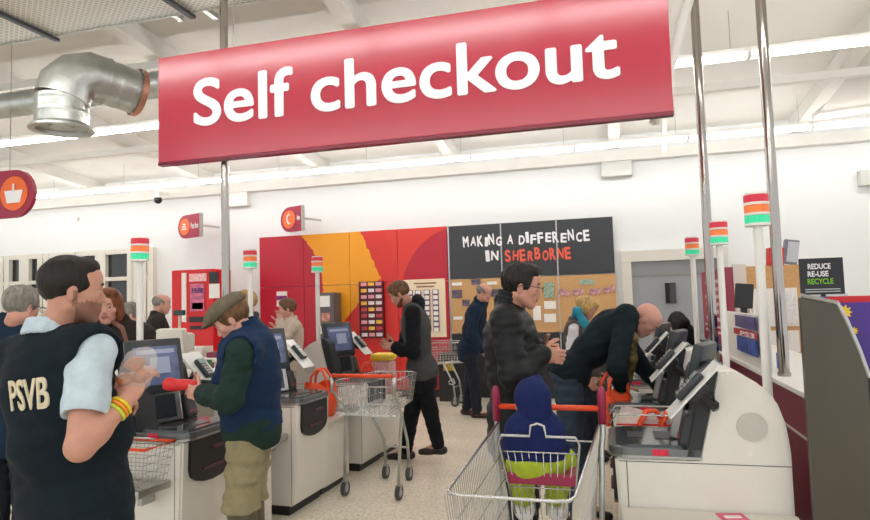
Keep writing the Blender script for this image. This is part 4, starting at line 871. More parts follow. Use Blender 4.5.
# PS3 board
ya, yb = at(723, 330, X=1.0)[1], at(764, 340, X=1.0)[1]
t = thing('game_poster_board', 'white board with blue game posters and a red strip on the counter', 'poster board', (1.03, (ya+yb)/2, 1.0)); L_ = ya-yb
def onx(n, xa, ya_, xb, yb_, m, par, X=1.0, th=.01, dx=-.012, org=None):
    A, B = at(xa, ya_, X=X), at(xb, yb_, X=X); Z1 = at(xb, ya_, X=X)[2]; zt = A[2]*.5+Z1*.5; zb = at(xa, yb_, X=X)[2]*.5+B[2]*.5; o_ = org
    return obj(n, box((X+dx-o_[0], (A[1]+B[1])/2-o_[1], (zt+zb)/2-o_[2]), (th, abs(A[1]-B[1]), zt-zb)), m, par)
og = (1.03, (ya+yb)/2, 1.0)
obj('board', box((0, 0, .19), (.03, L_, .38)), M_white, t)
onx('upper_poster', 737, 316, 757, 328, mat('poster_blue', rgb(60, 60, 130), .35, noise=.6, nscale=25), t, org=og); onx('red_strip', 736, 330, 758, 336, mat('strip_red', rgb(196, 30, 62), .4), t, org=og); onx('lower_poster', 739, 338, 759, 353, mat('poster_blue2', rgb(38, 80, 170), .35, noise=.6, nscale=18), t, org=og)
A, B = at(741, 335, X=.985), at(755, 335.5, X=.985); text('PS3', M_letter, t, V(.982, A[1], A[2]-.0)-V(*og), (0, -1, 0), (0, 0, 1), w=A[1]-B[1], h=.035, bold=.02)
p0, p1 = at(733, 284, Y=5.95), at(755, 308, Y=5.95); 
t = thing('till_monitor', 'black till monitor seen from behind on the counter, above the game posters', 'monitor', ((p0[0]+p1[0])/2, 5.95, 1.0)); obj('display', box((0, 0, (p0[2]+p1[2])/2-1.0), (p1[0]-p0[0]-.02, .05, p0[2]-p1[2]), Matrix.Rotation(.1, 3, 'Y'), bev=.008), M_black, t); obj('stand', box((0, .04, .2), (.05, .04, .42)), M_black, t); obj('stand_base', box((0, .04, .01), (.16, .14, .02)), M_black, t)
# partition with cork and papers
PY = 7.9; A, B = at(721.5, 268, Y=PY), at(803.5, 265, Y=PY)
t = thing('partition_screen', 'tall cork and burgundy partition behind the service counter', 'partition', ((A[0]+B[0])/2, PY, 0)); cx = (A[0]+B[0])/2
def seg(n, xa, xb, zt, m, dy=0, zb=0):
    a_, b_ = at(xa, 270, Y=PY)[0], at(xb, 270, Y=PY)[0]; return obj(n, box(((a_+b_)/2-cx, .05-dy, (zt+zb)/2), (b_-a_, .08, zt-zb)), m, t)
zt = at(770, 265.5, Y=PY)[2]
seg('burgundy_post', 721.5, 733, zt, mat('post_burgundy', rgb(150, 60, 82), .5)); seg('cream_post', 733, 746, zt+.03, M_cream2, .01); seg('cork_field', 746, 803.5, zt, M_cork)
def onp(n, xa, ya_, xb, yb_, m, dy=.0): a_, b_ = at(xa, ya_, Y=PY), at(xb, yb_, Y=PY); return obj(n, box(((a_[0]+b_[0])/2-cx, dy, (a_[2]+b_[2])/2), (b_[0]-a_[0], .02, a_[2]-b_[2])), m, t)
onp('white_panel', 748, 289, 799, 326, M_white); onp('timetable_sheet', 751, 292, 771, 323, M_paper, -.02); onp('timetable_sheet', 778, 292, 797, 323, mat('timetable', rgb(225, 224, 222), .6, noise=.12, nscale=50), -.02); onp('lower_panel', 748, 331, 800, 352, M_white)
p = at(777.5, 262, Y=7.85); t = thing('red_box', 'red box file standing on top of the cork partition', 'box', (p[0], 7.95, zt)); obj('case', box((0, 0, .1), (.16, .14, .2), Matrix.Rotation(.06, 3, 'Y'), bev=.006), M_redpl, t); obj('label_patch', box((0, -.075, .1), (.08, .01, .08)), M_paper, t)
p = at(791.5, 262, Y=7.85); t = thing('silver_folder', 'grey tilted folder leaning on top of the cork partition, right of the red box', 'folder', (p[0], 7.95, zt)); obj('cover', box((.02, 0, .145), (.15, .07, .28), Matrix.Rotation(.16, 3, 'Y'), bev=.006), mat('folder_grey', rgb(120, 124, 132), .3), t); obj('pages', box((.035, -.034, .145), (.11, .01, .23), Matrix.Rotation(.16, 3, 'Y')), mat('folder_pale', rgb(190, 194, 200), .4), t)
p = at(774.5, 369, Z=1.0); t = obj('blue_folder', box((0, 0, .055), (.03, .09, .11), bev=.003), mat('folder_blue', rgb(22, 92, 196), .4)); t.location = (p[0]+.04, p[1], 1.0); tag(t, 'small bright blue box on the white counter beside the steel pole', 'box')
# free standing burgundy information board
ya, yb = at(696.5, 300, X=.98)[1], at(717, 300, X=.98)[1]; zt = at(703, 271, X=.98)[2]
t = thing('information_board', 'narrow burgundy board with lines of white text beyond the right hand checkouts', 'sign', (1.06, (ya+yb)/2, 1.0)); zt -= 1.0; obj('board', box((0, 0, zt/2+.02), (.03, ya-yb, zt-.04)), mat('board_burgundy', rgb(160, 44, 74), .45), t); obj('foot', box((0, 0, .01), (.12, ya-yb, .02)), M_dark, t)
bm = bmesh.new(); rs = random.Random(4); z = zt-.12
while z > .1: ww = (ya-yb)*rs.uniform(.5, .8); bx(bm, (-.018, 0, z), (.004, ww, .022 if z < zt-.5 else .035)); z -= .055 if z < zt-.5 else .075
obj('text_line', bm, mat('text_pale', rgb(230, 200, 208), .5), t)
# recycling poster
PY2 = 5.95; A, B = at(798.5, 259, Y=PY2), at(842.5, 262, Y=PY2); zb = .3; w = B[0]-A[0]; cx = (A[0]+B[0])/2; zt = A[2]
t = thing('recycling_poster', 'black upright poster reading REDUCE RE-USE RECYCLE', 'poster', (cx, PY2, 0)); obj('board', box((0, 0, (zt+1.0)/2), (w, .02, zt-1.0)), mat('poster_black', rgb(38, 42, 48), .5), t)
obj('stand', box((0, .02, .5), (w*.6, .02, 1.0)), M_dark, t)
for s, y1, xa, xb, m_ in (('REDUCE', 269.5, 808, 831, M_letter), ('RE-USE', 277, 808, 829, M_letter), ('RECYCLE', 284.5, 808, 834, mat('poster_green', rgb(130, 200, 60), .5))):
    a_ = at(xa, y1, Y=PY2-.02); b_ = at(xb, y1, Y=PY2-.02); text(s, m_, t, V(a_[0]-cx, -.013, a_[2]), w=b_[0]-a_[0], h=.048, bold=.03)
bm = bmesh.new()
for k_ in range(2): bx(bm, (0, -.013, zt-.262-.02*k_), (w*.8, .003, .008))
for i in range(2): bx(bm, (-.1+.2*i, -.013, zt-.33), (.16, .003, .05)); bx(bm, (-.1+.2*i, -.013, zt-.46), (.1, .003, .07))
bx(bm, (0, -.013, zt-.39), (w*.8, .003, .012)); obj('small_print', bm, mat('print_grey', rgb(196, 200, 200), .5), t)
# steel screen and sweets display
SY2 = 2.9; pts = [at(800, 298, Y=SY2), at(836, 305.5, Y=SY2), at(845, 322, Y=SY2), at(858, 352, Y=SY2), at(868, 380, Y=SY2)]
poly = [(p[0], p[2]) for p in pts]+[(pts[-1][0], .02), (pts[0][0], .02)]; bm = bmesh.new(); prism(bm, poly[::-1], .03, basis((0, SY2+.03, 0), (1, 0, 0), (0, 0, 1), (0, -1, 0)))
o = obj('steel_screen', bm, mat('satin_screen_steel', rgb(88, 84, 76), .34, metal=.8, noise=.12, nscale=2.2, stretch=(1, 1, .4))); tag(o, 'tall brushed steel end panel at the lower right with a sloping top edge', 'panel')
bm = bmesh.new(); ps = [(p[0], SY2+.0, p[2]) for p in pts]; ps = [(p[0]+.006, p[1]+.015, p[2]+.008) for p in ps]
tube(bm, ps, .013, 6); o = obj('panel_edging', bm, M_alu); o.parent = bpy.data.objects['steel_screen']
t = thing('sweet_shelf', 'black gondola shelf unit behind the steel end panel at the right edge', 'shelf', (1.31, 3.22, 0))
bm = bmesh.new(); bx(bm, (-.02, .0, .02), (.62, .5, .04)); bx(bm, (-.02, .24, .6), (.62, .02, 1.2))
for z in (.4, .75, 1.17): bx(bm, (-.02, 0, z), (.66, .5, .03))
obj('shelf_frame', bm, M_black, t)
M_pur = mat('display_purple', rgb(74, 44, 140), .4, noise=.08, nscale=10); M_star = mat('starburst_yellow', rgb(246, 206, 48), .4)
def star(bm, c, r, n=10):
    vs = [bm.verts.new((c[0]+(r if i % 2 == 0 else r*.6)*cos(pi*i/n), c[1], c[2]+(r if i % 2 == 0 else r*.6)*sin(pi*i/n))) for i in range(2*n)]; f = bm.faces.new(vs); r_ = bmesh.ops.extrude_face_region(bm, geom=[f]); bmesh.ops.translate(bm, vec=(0, .004, 0), verts=[q for q in r_['geom'] if isinstance(q, bmesh.types.BMVert)])
    bmesh.ops.recalc_face_normals(bm, faces=bm.faces)
def pbox(lab, c, s, stars, num=None, red=False):
    t = thing('display_box', lab, 'box', (c[0], c[1], c[2]-s[2]/2)); obj('carton', box((0, 0, s[2]/2), s, bev=.004), M_pur, t)
    for x, z, r in stars: bm = bmesh.new(); star(bm, (x, -s[1]/2-.006, z), r); obj('starburst', bm, M_star, t)
    if num: text(num[0], M_letter, t, (num[1], -s[1]/2-.004, num[2]), h=num[3], bold=.02)
    if red: obj('header', box((0, .0, s[2]+.012), (s[0], s[1]*.5, .03)), M_redpl, t)
    return t
pbox('purple sweets box with yellow starbursts and a white 6 behind the steel panel', (1.12, 3.12, 1.345), (.36, .16, .29), [(-.155, .25, .034), (-.125, .17, .02), (-.01, .20, .036)], ('6', -.055, .075, .085), True)
pbox('slim purple carton further back, just left of the numbered sweets box', (1.02, 3.38, 1.355), (.2, .10, .32), [(.03, .27, .035)])
for i in range(5):
    o = obj('sweet_packet', box((0, 0, .12), (.055, .16, .24), bev=.008), mat('packet_red', rgb(200, 24, 44), .35, noise=.15, nscale=20) if i % 2 == 0 else mat('packet_plum', rgb(110, 30, 60), .35)); o.location = (1.10+.085*i, 3.06, (.765)); tag(o, '%s upright sweet packet, %s along the middle gondola shelf at right' % (('red', 'plum')[i % 2], ordn[i]), 'packet', 'sweet packets on the gondola')
for i in range(5):
    o = obj('sweet_packet', box((0, 0, .12), (.055, .16, .24), bev=.008), MATS['packet_red']); o.location = (1.10+.085*i, 3.06, (.415)); tag(o, 'red sweet packet, %s along the low gondola shelf at right' % ordn[i], 'packet', 'sweet packets on the gondola')
# ---------------------------------------------------------------- manned till area beyond the left row
t = thing('till_counter', 'white manned till counter beyond the left self checkouts', 'counter', (-3.95, 5.0, 0)); obj('cabinet', box((0, 0, .42), (.9, 2.2, .84)), M_cream2, t); obj('worktop', box((0, 0, .86), (.98, 2.26, .04), bev=.006), M_white, t)
t = thing('till_counter', 'white counter standing in front of the tall red promotional cabinet', 'counter', (-5.05, 7.75, 0)); obj('cabinet', box((0, 0, .42), (1.3, 1.2, .84)), M_cream2, t); obj('worktop', box((0, 0, .86), (1.36, 1.26, .04), bev=.006), M_white, t)
for i, (dx, dy, w, d_, h_, m_, l) in enumerate(((-.35, -.3, .3, .25, .14, M_cream2, 'white receipt printer on the counter before the red cabinet, left end'), (.0, -.35, .24, .2, .07, M_burg, 'plum tray on the counter before the red cabinet'), (.3, -.2, .2, .2, .16, M_redpl, 'red carton on the counter before the red cabinet, right end'), (.12, .1, .3, .12, .22, M_white, 'white upright box in the middle of the counter before the red cabinet'))):
    o = obj(('receipt_printer', 'item_tray', 'red_carton', 'white_carton')[i], box((0, 0, h_/2), (w, d_, h_), bev=.01), m_); o.location = (-5.05+dx, 7.75+dy, .88); tag(o, l, ('printer', 'tray', 'box', 'box')[i])
p = at(172, 333, d=5.9); t = thing('cash_till', 'old white till monitor on the manned counter left of the red cabinet', 'monitor', (p[0], p[1], .88)); bm = bmesh.new(); bx(bm, (0, 0, .36), (.3, .08, .24), Matrix.Rotation(.12, 3, 'X'), bev=.02); bx(bm, (.0, .12, .34), (.22, .18, .18), bev=.03); obj('monitor_case', bm, M_cream2, t, 'auto'); obj('neck', box((0, .1, .14), (.07, .07, .28)), M_cream2, t); obj('till_base', box((0, .08, .03), (.3, .3, .06), bev=.01), M_cream2, t)
p = at(172.5, 313, d=5.9); t = thing('customer_display', 'small dark green price display on a stalk above the white till monitor', 'display', (p[0], p[1]+.1, .88)); obj('display_head', box((0, 0, p[2]-.88), (.11, .04, .05), bev=.006), mat('display_teal', rgb(16, 60, 60), .3), t); bm = bmesh.new(); tube(bm, [(0, 0, 0), (0, 0, p[2]-.9)], .012, 8); obj('stalk', bm, M_cream2, t)
p = at(205, 322, d=6.3)
for i, (x, y, w, d_, h_, m_, l) in enumerate(((198, 350, .2, .16, .06, M_burg, 'plum coloured tray of small items on the white till counter'), (211, 345, .22, .05, .1, mat('packet_green', rgb(60, 110, 70), .4, noise=.3, nscale=30), 'green and white packet lying on the till counter'), (186, 352, .16, .12, .09, M_cream2, 'white card printer on the till counter'))):
    q = at(x, y, Z=.88+h_/2); q = at(x, y, d=5.3) if False else q; o = obj(('item_tray', 'grocery_packet', 'card_printer')[i], box((0, 0, h_/2), (w, d_, h_), bev=.008), m_); o.location = (max(-4.3, min(-3.52, q[0])), max(3.95, min(6.0, q[1])), .88); tag(o, l, ('tray', 'packet', 'printer')[i])
# lower black cabinet with a recycling mark at the foot of the red mural
A, B = at(441, 350, Y=9.5), at(465, 396, Y=9.5)
t = thing('battery_bin', 'black recycling bin unit at the foot of the notice wall', 'bin', ((A[0]+B[0])/2, 9.6, 0)); obj('bin_body', box((0, 0, .36), (.42, .34, .72), bev=.01), M_low, t)
bm = bmesh.new(); g = lambda a, r: (r*cos(a), -.178, .3+r*sin(a))
for k_ in range(3):
    a0 = pi/2+2*pi*k_/3; a1 = a0+2*pi/3*.8; tube(bm, [g(a0, .055), g(a1, .055)], .008, 5)
obj('recycling_mark', bm, M_letter, t); bm = bmesh.new(); bx(bm, (-.05, -.175, .52), (.16, .006, .1)); obj('printed_panel', bm, mat('yellow_print', rgb(200, 170, 60), .5, noise=.4, nscale=40), t)
# ---------------------------------------------------------------- trolleys and baskets
def caster(par, x, y, r=.058, ang=0):
    bm = bmesh.new(); bx(bm, (x, y-.017, r+.02), (.035, .004, .07)); bx(bm, (x, y+.017, r+.02), (.035, .004, .07)); bx(bm, (x+.0, y, 2*r+.0), (.05, .04, .006)); tube(bm, [(x, y, 2*r), (x, y, 2*r+.05)], .014, 10)
    c = obj('caster', bm, M_alu, par); bm = bmesh.new(); tube(bm, [(x, y-.014, r), (x, y+.014, r)], r, 24); w_ = obj('wheel', bm, M_rubber, c, 'auto')
    bm = bmesh.new(); tube(bm, [(x, y-.016, r), (x, y+.016, r)], r*.55, 20); obj('hub', bm, mat('hub_grey', rgb(150, 152, 152), .4), c, 'auto'); return c
def trolley(lab, loc, rz_, L=.95, W0=.5, W1=.37, zt=(.95, .92), zb=(.46, .52), hz=1.02, tips=True, wheels=None, seat=True, hcol=None, nv=.030, wr=.0022, low=.2):
    t = thing('shopping_trolley', lab, 'trolley', (loc[0], loc[1], 0), rz_, 'shopping trolleys')
    Wb = .84
    def sp(s, v, q): # side point
        w = (W0*.94+(W1-W0*.94)*s)*(Wb+(1-Wb)*v); x = .03+(L-.03)*s; x = x*(1-.06*(1-v)*s)
        return (x, q*w/2, (zb[0]+(zb[1]-zb[0])*s)*(1-v)+(zt[0]+(zt[1]-zt[0])*s)*v)
    bm = bmesh.new()
    n = int(L/nv)
    for i in range(n+1):
        s = i/n; pts = [sp(s, 1, -1), sp(s, 0, -1), sp(s, 0, 1), sp(s, 1, 1)]; tube(bm, pts, wr, 5)
    for v in (.0, .22, .45, .7):
        for q in (-1, 1): tube(bm, [sp(s/4, v, q) for s in range(5)], wr*1.25, 5)
        tube(bm, [sp(1, v, -1), sp(1, v, 1)], wr*1.25, 5)
    m = int(W1/nv)
    for i in range(1, m):
        k = -1+2*i/m; a, b = sp(1, 0, 1), sp(1, 1, 1); tube(bm, [(a[0]+.004, a[1]*k, a[2]), (b[0]+.004, b[1]*k, b[2])], wr, 5)
        a, b = sp(0, 0, 1), sp(1, 0, 1); tube(bm, [(a[0], a[1]*k, a[2]), (b[0], b[1]*k, b[2])], wr, 5)
        a, b = sp(0, 0, 1), sp(0, .8, 1)
        if not seat: tube(bm, [(a[0], a[1]*k, a[2]), (b[0], b[1]*k, b[2])], wr, 5)
    obj('basket_wires', bm, M_wire, t)
    bm = bmesh.new(); rim = [sp(0, 1, -1), sp(.5, 1, -1)]; c = sp(1, 1, -1); rim += [(c[0]-.05, c[1]-.001, c[2]), (c[0]-.012, c[1]+.014, c[2]), (c[0]+.0, c[1]+.05, c[2])]; rim += [(p[0], -p[1], p[2]) for p in rim[::-1]]
    tube(bm, rim, .0055, 8); tube(bm, [sp(0, .84, -1), sp(0, .84, 1)], .005, 6); obj('rim', bm, M_wire, t, True)
    # uprights and chassis
    wl = wheels or [(.02, W0/2-.02), (L-.08, W1/2-.03)]
    for q in (-1, 1):
        bm = bmesh.new(); tube(bm, [(.0, q*W0/2, hz+(.06 if tips else -.01)), (.0, q*W0/2, hz-.12), (.035, q*W0/2*.97, zt[0]-.1), (wl[0][0]+.06, q*W0/2*.92, zb[0]), (wl[0][0], q*wl[0][1], .17)], .0125, 10); obj('upright', bm, M_galv, t, True)
        bm = bmesh.new(); tube(bm, [(L*.55, q*W1/2*.8, zb[1]-.01), (wl[1][0]-.02, q*wl[1][1], low+.06), (wl[1][0], q*wl[1][1], .17)] if not seat else [(wl[0][0]+.0, q*wl[0][1], .2), (L*.5, q*W1/2*.9, .22), (wl[1][0], q*wl[1][1], .17)], .0125, 10); obj('chassis_rail', bm, M_galv, t, True)
        if tips:
            bm = bmesh.new(); tube(bm, [(0, q*W0/2, hz-.07), (0, q*W0/2, hz+.07), (0, q*W0/2, hz+.1)], [.019, .021, .012], 12); obj('corner_grip', bm, mat('grip_plum', rgb(150, 36, 72), .4), t, True)
        for i, w_ in enumerate(wl): caster(t, w_[0], q*w_[1])
    for a_, b_ in (((wl[1][0], -wl[1][1], low), (wl[1][0], wl[1][1], low)), ((.1, -W0/2*.9, zb[0]-.01), (.1, W0/2*.9, zb[0]-.01)), ((L*.6, -W1/2*.8, zb[1]-.01), (L*.6, W1/2*.8, zb[1]-.01))): bm = bmesh.new(); tube(bm, [a_, b_], .009, 8); obj('cross_bar', bm, M_galv, t)
    bm = bmesh.new(); tube(bm, [(0, -W0/2+.01, hz), (0, W0/2-.01, hz)], .0135 if tips else .016, 14); obj('handle', bm, hcol or M_orange, t, True)
    if seat:      # folding child seat
        f = thing_part(t, 'child_seat'); bm = bmesh.new(); w0, w1 = .172, .125; x0, z0, x1, z1 = .37, .96, .27, .60
        tube(bm, [(x1, -w1, z1), (x0-.01, -w0, z0-.03), (x0, -w0+.015, z0), (x0, -.035, z0), (x0+.003, -.028, z0+.045), (x0+.003, 0, z0+.055), (x0+.003, .028, z0+.045), (x0, .035, z0), (x0, w0-.015, z0), (x0-.01, w0, z0-.03), (x1, w1, z1)], .005, 8)
        for i in range(1, 11):
            k = -1+2*i/11; tube(bm, [(x1, w1*k, z1), (x0-.03, w0*k, z0-.07)], .0025, 5)
        for v in (.35, .8): tube(bm, [(x1+(x0-x1)*v, -(w1+(w0-w1)*v), z1+(z0-z1)*v), (x1+(x0-x1)*v, w1+(w0-w1)*v, z1+(z0-z1)*v)], .003, 5)
        obj('seat_back', bm, M_wire, f, True)
        bm = bmesh.new(); bx(bm, (.2, 0, .755), (.2, .29, .012), Matrix.Rotation(.08, 3, 'Y'), bev=.004); bx(bm, (.305, 0, .765), (.02, .30, .05), bev=.006); obj('seat_pad', bm, mat('grip_plum', rgb(150, 36, 72), .4), f)
    return t
def thing_part(par, name):
    bm = bmesh.new(); tube(bm, [(.28, -.16, .74), (.06, -.2, .76)], .0035, 5); tube(bm, [(.28, .16, .74), (.06, .2, .76)], .0035, 5); return obj(name, bm, M_wire, par)
trolley('large wire trolley at the bottom centre with a toddler sitting in its plum child seat', (-.30, 3.10), radians(-91.8), L=1.09, W0=.505, W1=.41)
a, b = at(341, 492, Z=0), at(403, 493, Z=0)
c = (a+b)/2; ya = math.atan2(b[1]-a[1], b[0]-a[0])+pi/2
hp_ = at(362, 376, Z=.975); 
trolley('shallow wire trolley with an orange handle standing left of the man in the grey gilet', (hp_[0], hp_[1]), radians(86), L=.70, W0=.54, W1=.38, zt=(.93, .93), zb=(.66, .69), hz=.975, tips=False, wheels=[(.13, .235), (.66, .11)], seat=False, nv=.035, wr=.002, low=.28)
q = at(440, 398, Z=0); trolley('small looking wire trolley parked by the back wall behind the man in navy', (q[0]-.15, min(q[1], 9.2)), radians(-6), L=.8, W0=.5, W1=.4, zt=(.93, .93), zb=(.6, .64), hz=.98, tips=False, wheels=[(.0, .2), (.6, .14)], seat=False, hcol=M_redpl, nv=.05, wr=.003, low=.28)
# shopping basket with an orange rim on the first checkout's shelf
t = thing('shopping_basket', 'wire hand basket with an orange rim on the shelf of the nearest left checkout', 'basket', (-2.56, 2.90, .612), radians(-2.8)); bm = bmesh.new()
W_, D_, H_ = .46, .22, .21
def bp(u, v, w): k = .82+.18*w; return (u*W_/2*k, v*D_/2*k, w*H_)
for i in range(17):
    u = -1+2*i/16; tube(bm, [bp(u, -1, 1), bp(u, -1, 0), bp(u, 1, 0), bp(u, 1, 1)], .0014, 4)
for i in range(9):
    v = -1+2*i/8; tube(bm, [bp(-1, v, 1), bp(-1, v, 0), bp(1, v, 0), bp(1, v, 1)], .0014, 4)
for w_ in (.0, .2, .4, .6, .8): tube(bm, [bp(-1, -1, w_), bp(1, -1, w_), bp(1, 1, w_), bp(-1, 1, w_)], .0016, 4, closed=True)
obj('wires', bm, M_wire, t); bm = bmesh.new(); tube(bm, [bp(-1, -1, 1), bp(1, -1, 1), bp(1, 1, 1), bp(-1, 1, 1)], .006, 8, closed=True); obj('rim', bm, M_orange, t, True)
bm = bmesh.new(); tube(bm, [(-.1, D_/2, H_+.004), (-.07, D_/2-.02, H_+.012), (.07, D_/2-.02, H_+.012), (.1, D_/2, H_+.004)], .006, 8); obj('carry_handle', bm, M_alu, t, True)
# ---------------------------------------------------------------- the shoppers
up = V(0, 0, 1)
def ground(x, d): p = at(x, 300, d=d); return (p[0], p[1])
C_navy = cloth('navy_fleece', rgb(22, 46, 78)); C_dgreen = cloth('bottle_green_wool', rgb(30, 52, 46)); C_khaki = cloth('khaki_cotton', rgb(150, 140, 108)); C_black = cloth('black_cloth', rgb(20, 22, 26))
C_vestn = cloth('dark_vest_cotton', rgb(14, 28, 36)); C_polo = cloth('pale_blue_polo', rgb(192, 208, 218)); C_djump = cloth('dark_teal_wool', rgb(16, 30, 36)); C_denim = cloth('blue_denim', rgb(52, 66, 82)); C_jdark = cloth('dark_jeans', rgb(34, 40, 50)); C_grey = cloth('grey_gilet_nylon', rgb(70, 72, 72), b=.3)
C_coat = cloth('black_padded_coat', rgb(22, 26, 27), rough=.5); C_brown = cloth('brown_black_coat', rgb(52, 44, 40)); C_beige = cloth('beige_wool', rgb(190, 176, 160)); C_taupe = cloth('taupe_gilet_cloth', rgb(94, 84, 80)); C_white = cloth('white_cotton', rgb(226, 224, 226)); C_turq = cloth('turquoise_scarf', rgb(50, 150, 176)); C_lime = cloth('lime_trousers', rgb(168, 184, 52)); C_tnavy = cloth('toddler_navy', rgb(22, 34, 84)); C_olive = cloth('olive_scarf', rgb(96, 84, 48), n=.6); C_tweed = cloth('tweed_cap_cloth', rgb(108, 100, 82), n=.2); C_boot = mat('green_rubber_boot', rgb(92, 84, 66), .5, noise=.1); C_bluej = cloth('dark_blue_jacket', rgb(24, 42, 62))
H_dark = hairm('dark_brown_hair', rgb(32, 26, 22)); H_brown = hairm('brown_hair', rgb(104, 74, 50)); H_grey = hairm('grey_hair', rgb(128, 124, 116)); H_red = hairm('auburn_hair', rgb(116, 66, 38)); H_blond = hairm('blonde_hair', rgb(188, 152, 96)); H_black = hairm('black_hair', rgb(24, 22, 24)); H_stub = mat('stubble', rgb(146, 104, 86), .7, noise=.2, nscale=200); H_beard = hairm('beard_brown', rgb(110, 70, 44))
S_black = mat('black_shoe_leather', rgb(24, 22, 22), .35); S_brown = mat('brown_shoe_leather', rgb(50, 34, 26), .35)
def collar_part(J, m, r=.068, h=.03, tilt=.25, name='collar', hh=.005, th=.007):
    T = Sdf(); c0 = J['neck']+J['CR'][:, 2]*.03; N2 = frame(J['CR'][:, 0], J['CR'][:, 2]*.9+J['CR'][:, 0]*tilt); n = 18
    for i in range(n):
        a, b = 2*pi*i/n, 2*pi*(i+1)/n
        for zz in np.linspace(0, h, 4):
            rr_ = r-zz*.25; pa, pb = [c0+N2[:, 0]*cos(t_)*rr_+N2[:, 1]*sin(t_)*rr_*1.05+N2[:, 2]*zz for t_ in (a, b)]; T.cap(pa, pb, th, None, .01)
    return T.mesh(name, m, hh, J['root'], off=J['O'])
# -- man in the dark sleeveless vest, close on the left
l = ground(48, 2.18)
J = person('man in a dark sleeveless vest and pale blue polo holding a pastry bag, far left', l, face_yaw(66, 32), 1.76, 3, face_yaw(88, 4), 3,
    over={'head': at(73, 291, d=2.17), 'neck': at(53, 342, d=2.17), 'pel': at(74, 492, d=2.17), 'elR': at(80, 447, d=1.93), 'wrR': at(124, 403, d=2.07), 'elL': at(98, 440, d=2.45), 'wrL': at(126, 412, d=2.36)},
    h=.0046, hair='short', hairmat=H_dark, stub=H_stub, hair_amp=.0025,
    hands={'R': (at(141, 374, d=2.12)-at(124, 403, d=2.07), at(118, 360, d=2.15)-at(124, 403, d=2.07), 38), 'L': (at(140, 392, d=2.28)-at(126, 412, d=2.36), up, 30)},
    clothes=[('top', C_polo, dict(name='polo_shirt', sleeve=.30, hem=.0, off=.012, amp=.003)), ('vest', C_vestn, dict(name='vest', off=.034, hem=.16, amp=.007, freq=17, armz=-.02)), ('trousers', C_black)], shoes=(S_black, .09, 'shoe'), armr=1.04, belly=.05, ts=1.1)
collar_part(J, C_polo, .082, .04, th=.008)
O = J['O']; w0, w1 = at(124, 403, d=2.07), J['elR']; ax_ = nrm(w1-w0)
for k_, cm in ((.012, mat('band_yellow', rgb(232, 206, 40), .4)), (.026, mat('band_orange', rgb(240, 140, 30), .4)), (.04, mat('band_lime', rgb(196, 214, 60), .4))):
    c = w0+ax_*k_; F_ = frame(up, ax_); bm = bmesh.new(); tube(bm, [tuple(c-O+F_[:, 0]*cos(a)*.034+F_[:, 1]*sin(a)*.034) for a in [2*pi*i/20 for i in range(20)]], .006, 8, closed=True); obj('wristband', bm, cm, J['root'], True)
# lettering on the back of the vest
bk = -J['CR'][:, 0]; rt = -J['CR'][:, 1]
tp, bt = J['neck']-up*.115, None
yv = J['fw']; c = J['chest']-J['CR'][:, 0]*.142
def curved_text(J, s, m, w, h, zc, yc, rad=.19, dist=.158):
    e = text(s, m, J['root'], (0, 0, 0), (1, 0, 0), (0, 1, 0), w=w, h=h, bold=.02, ext=.003)
    from mathutils.bvhtree import BVHTree
    vm = [c_ for c_ in J['root'].children if c_.name.startswith('vest')][0].data
    bvh = BVHTree.FromPolygons([q.co for q in vm.vertices], [tuple(q.vertices) for q in vm.polygons])
    for v in e.data.vertices:
        a = (v.co.x-w/2+yc)/rad; d_ = dist+v.co.z-rad*(1-cos(a))
        p = Vector([float(q) for q in J['chest']+J['CR'][:, 1]*(-rad*sin(a))-J['CR'][:, 0]*d_+J['CR'][:, 2]*(v.co.y+zc)-J['O']])
        loc_, nn_, i_, dd_ = bvh.find_nearest(p); v.co = loc_+nn_*(.002+v.co.z) if dd_ < .08 else p
curved_text(J, 'PSVB', mat('vest_letter_cream', rgb(216, 204, 176), .6), .15, .10, -.03, .065)
# -- pastry bag
p = at(136, 371, d=2.10); t = thing('pastry_bag', 'clear film bag of brown pastries in the hand of the man in the dark vest', 'bag', p)
S = Sdf(); a = V(CR[0], CR[1], CR[2]); S.ell(V(0, 0, 0), V(.06, .03, .072), .02, np.stack([CR, CF, CU], 1)); S.ell(CR*.035-CU*.0+CU*.03, V(.035, .02, .05), .02, np.stack([CR, CF, CU], 1)); S.mesh('film', mat('clear_bag_film', rgb(236, 232, 226), .12, alpha=.25), .006, t, amp=.006, freq=30)
for i, (dx, dz) in enumerate(((-.025, -.03), (.015, -.02), (-.005, .02))):
    S = Sdf(); c = CR*dx+CU*dz; S.cap(c-CR*.022, c+CR*.02+CU*.01, .017, .014, .02); S.ell(c, V(.02, .02, .022), .02); S.mesh('pastry', mat('pastry_brown', rgb(170, 92, 36), .5, noise=.4, nscale=40), .005, t, amp=.003, freq=40)
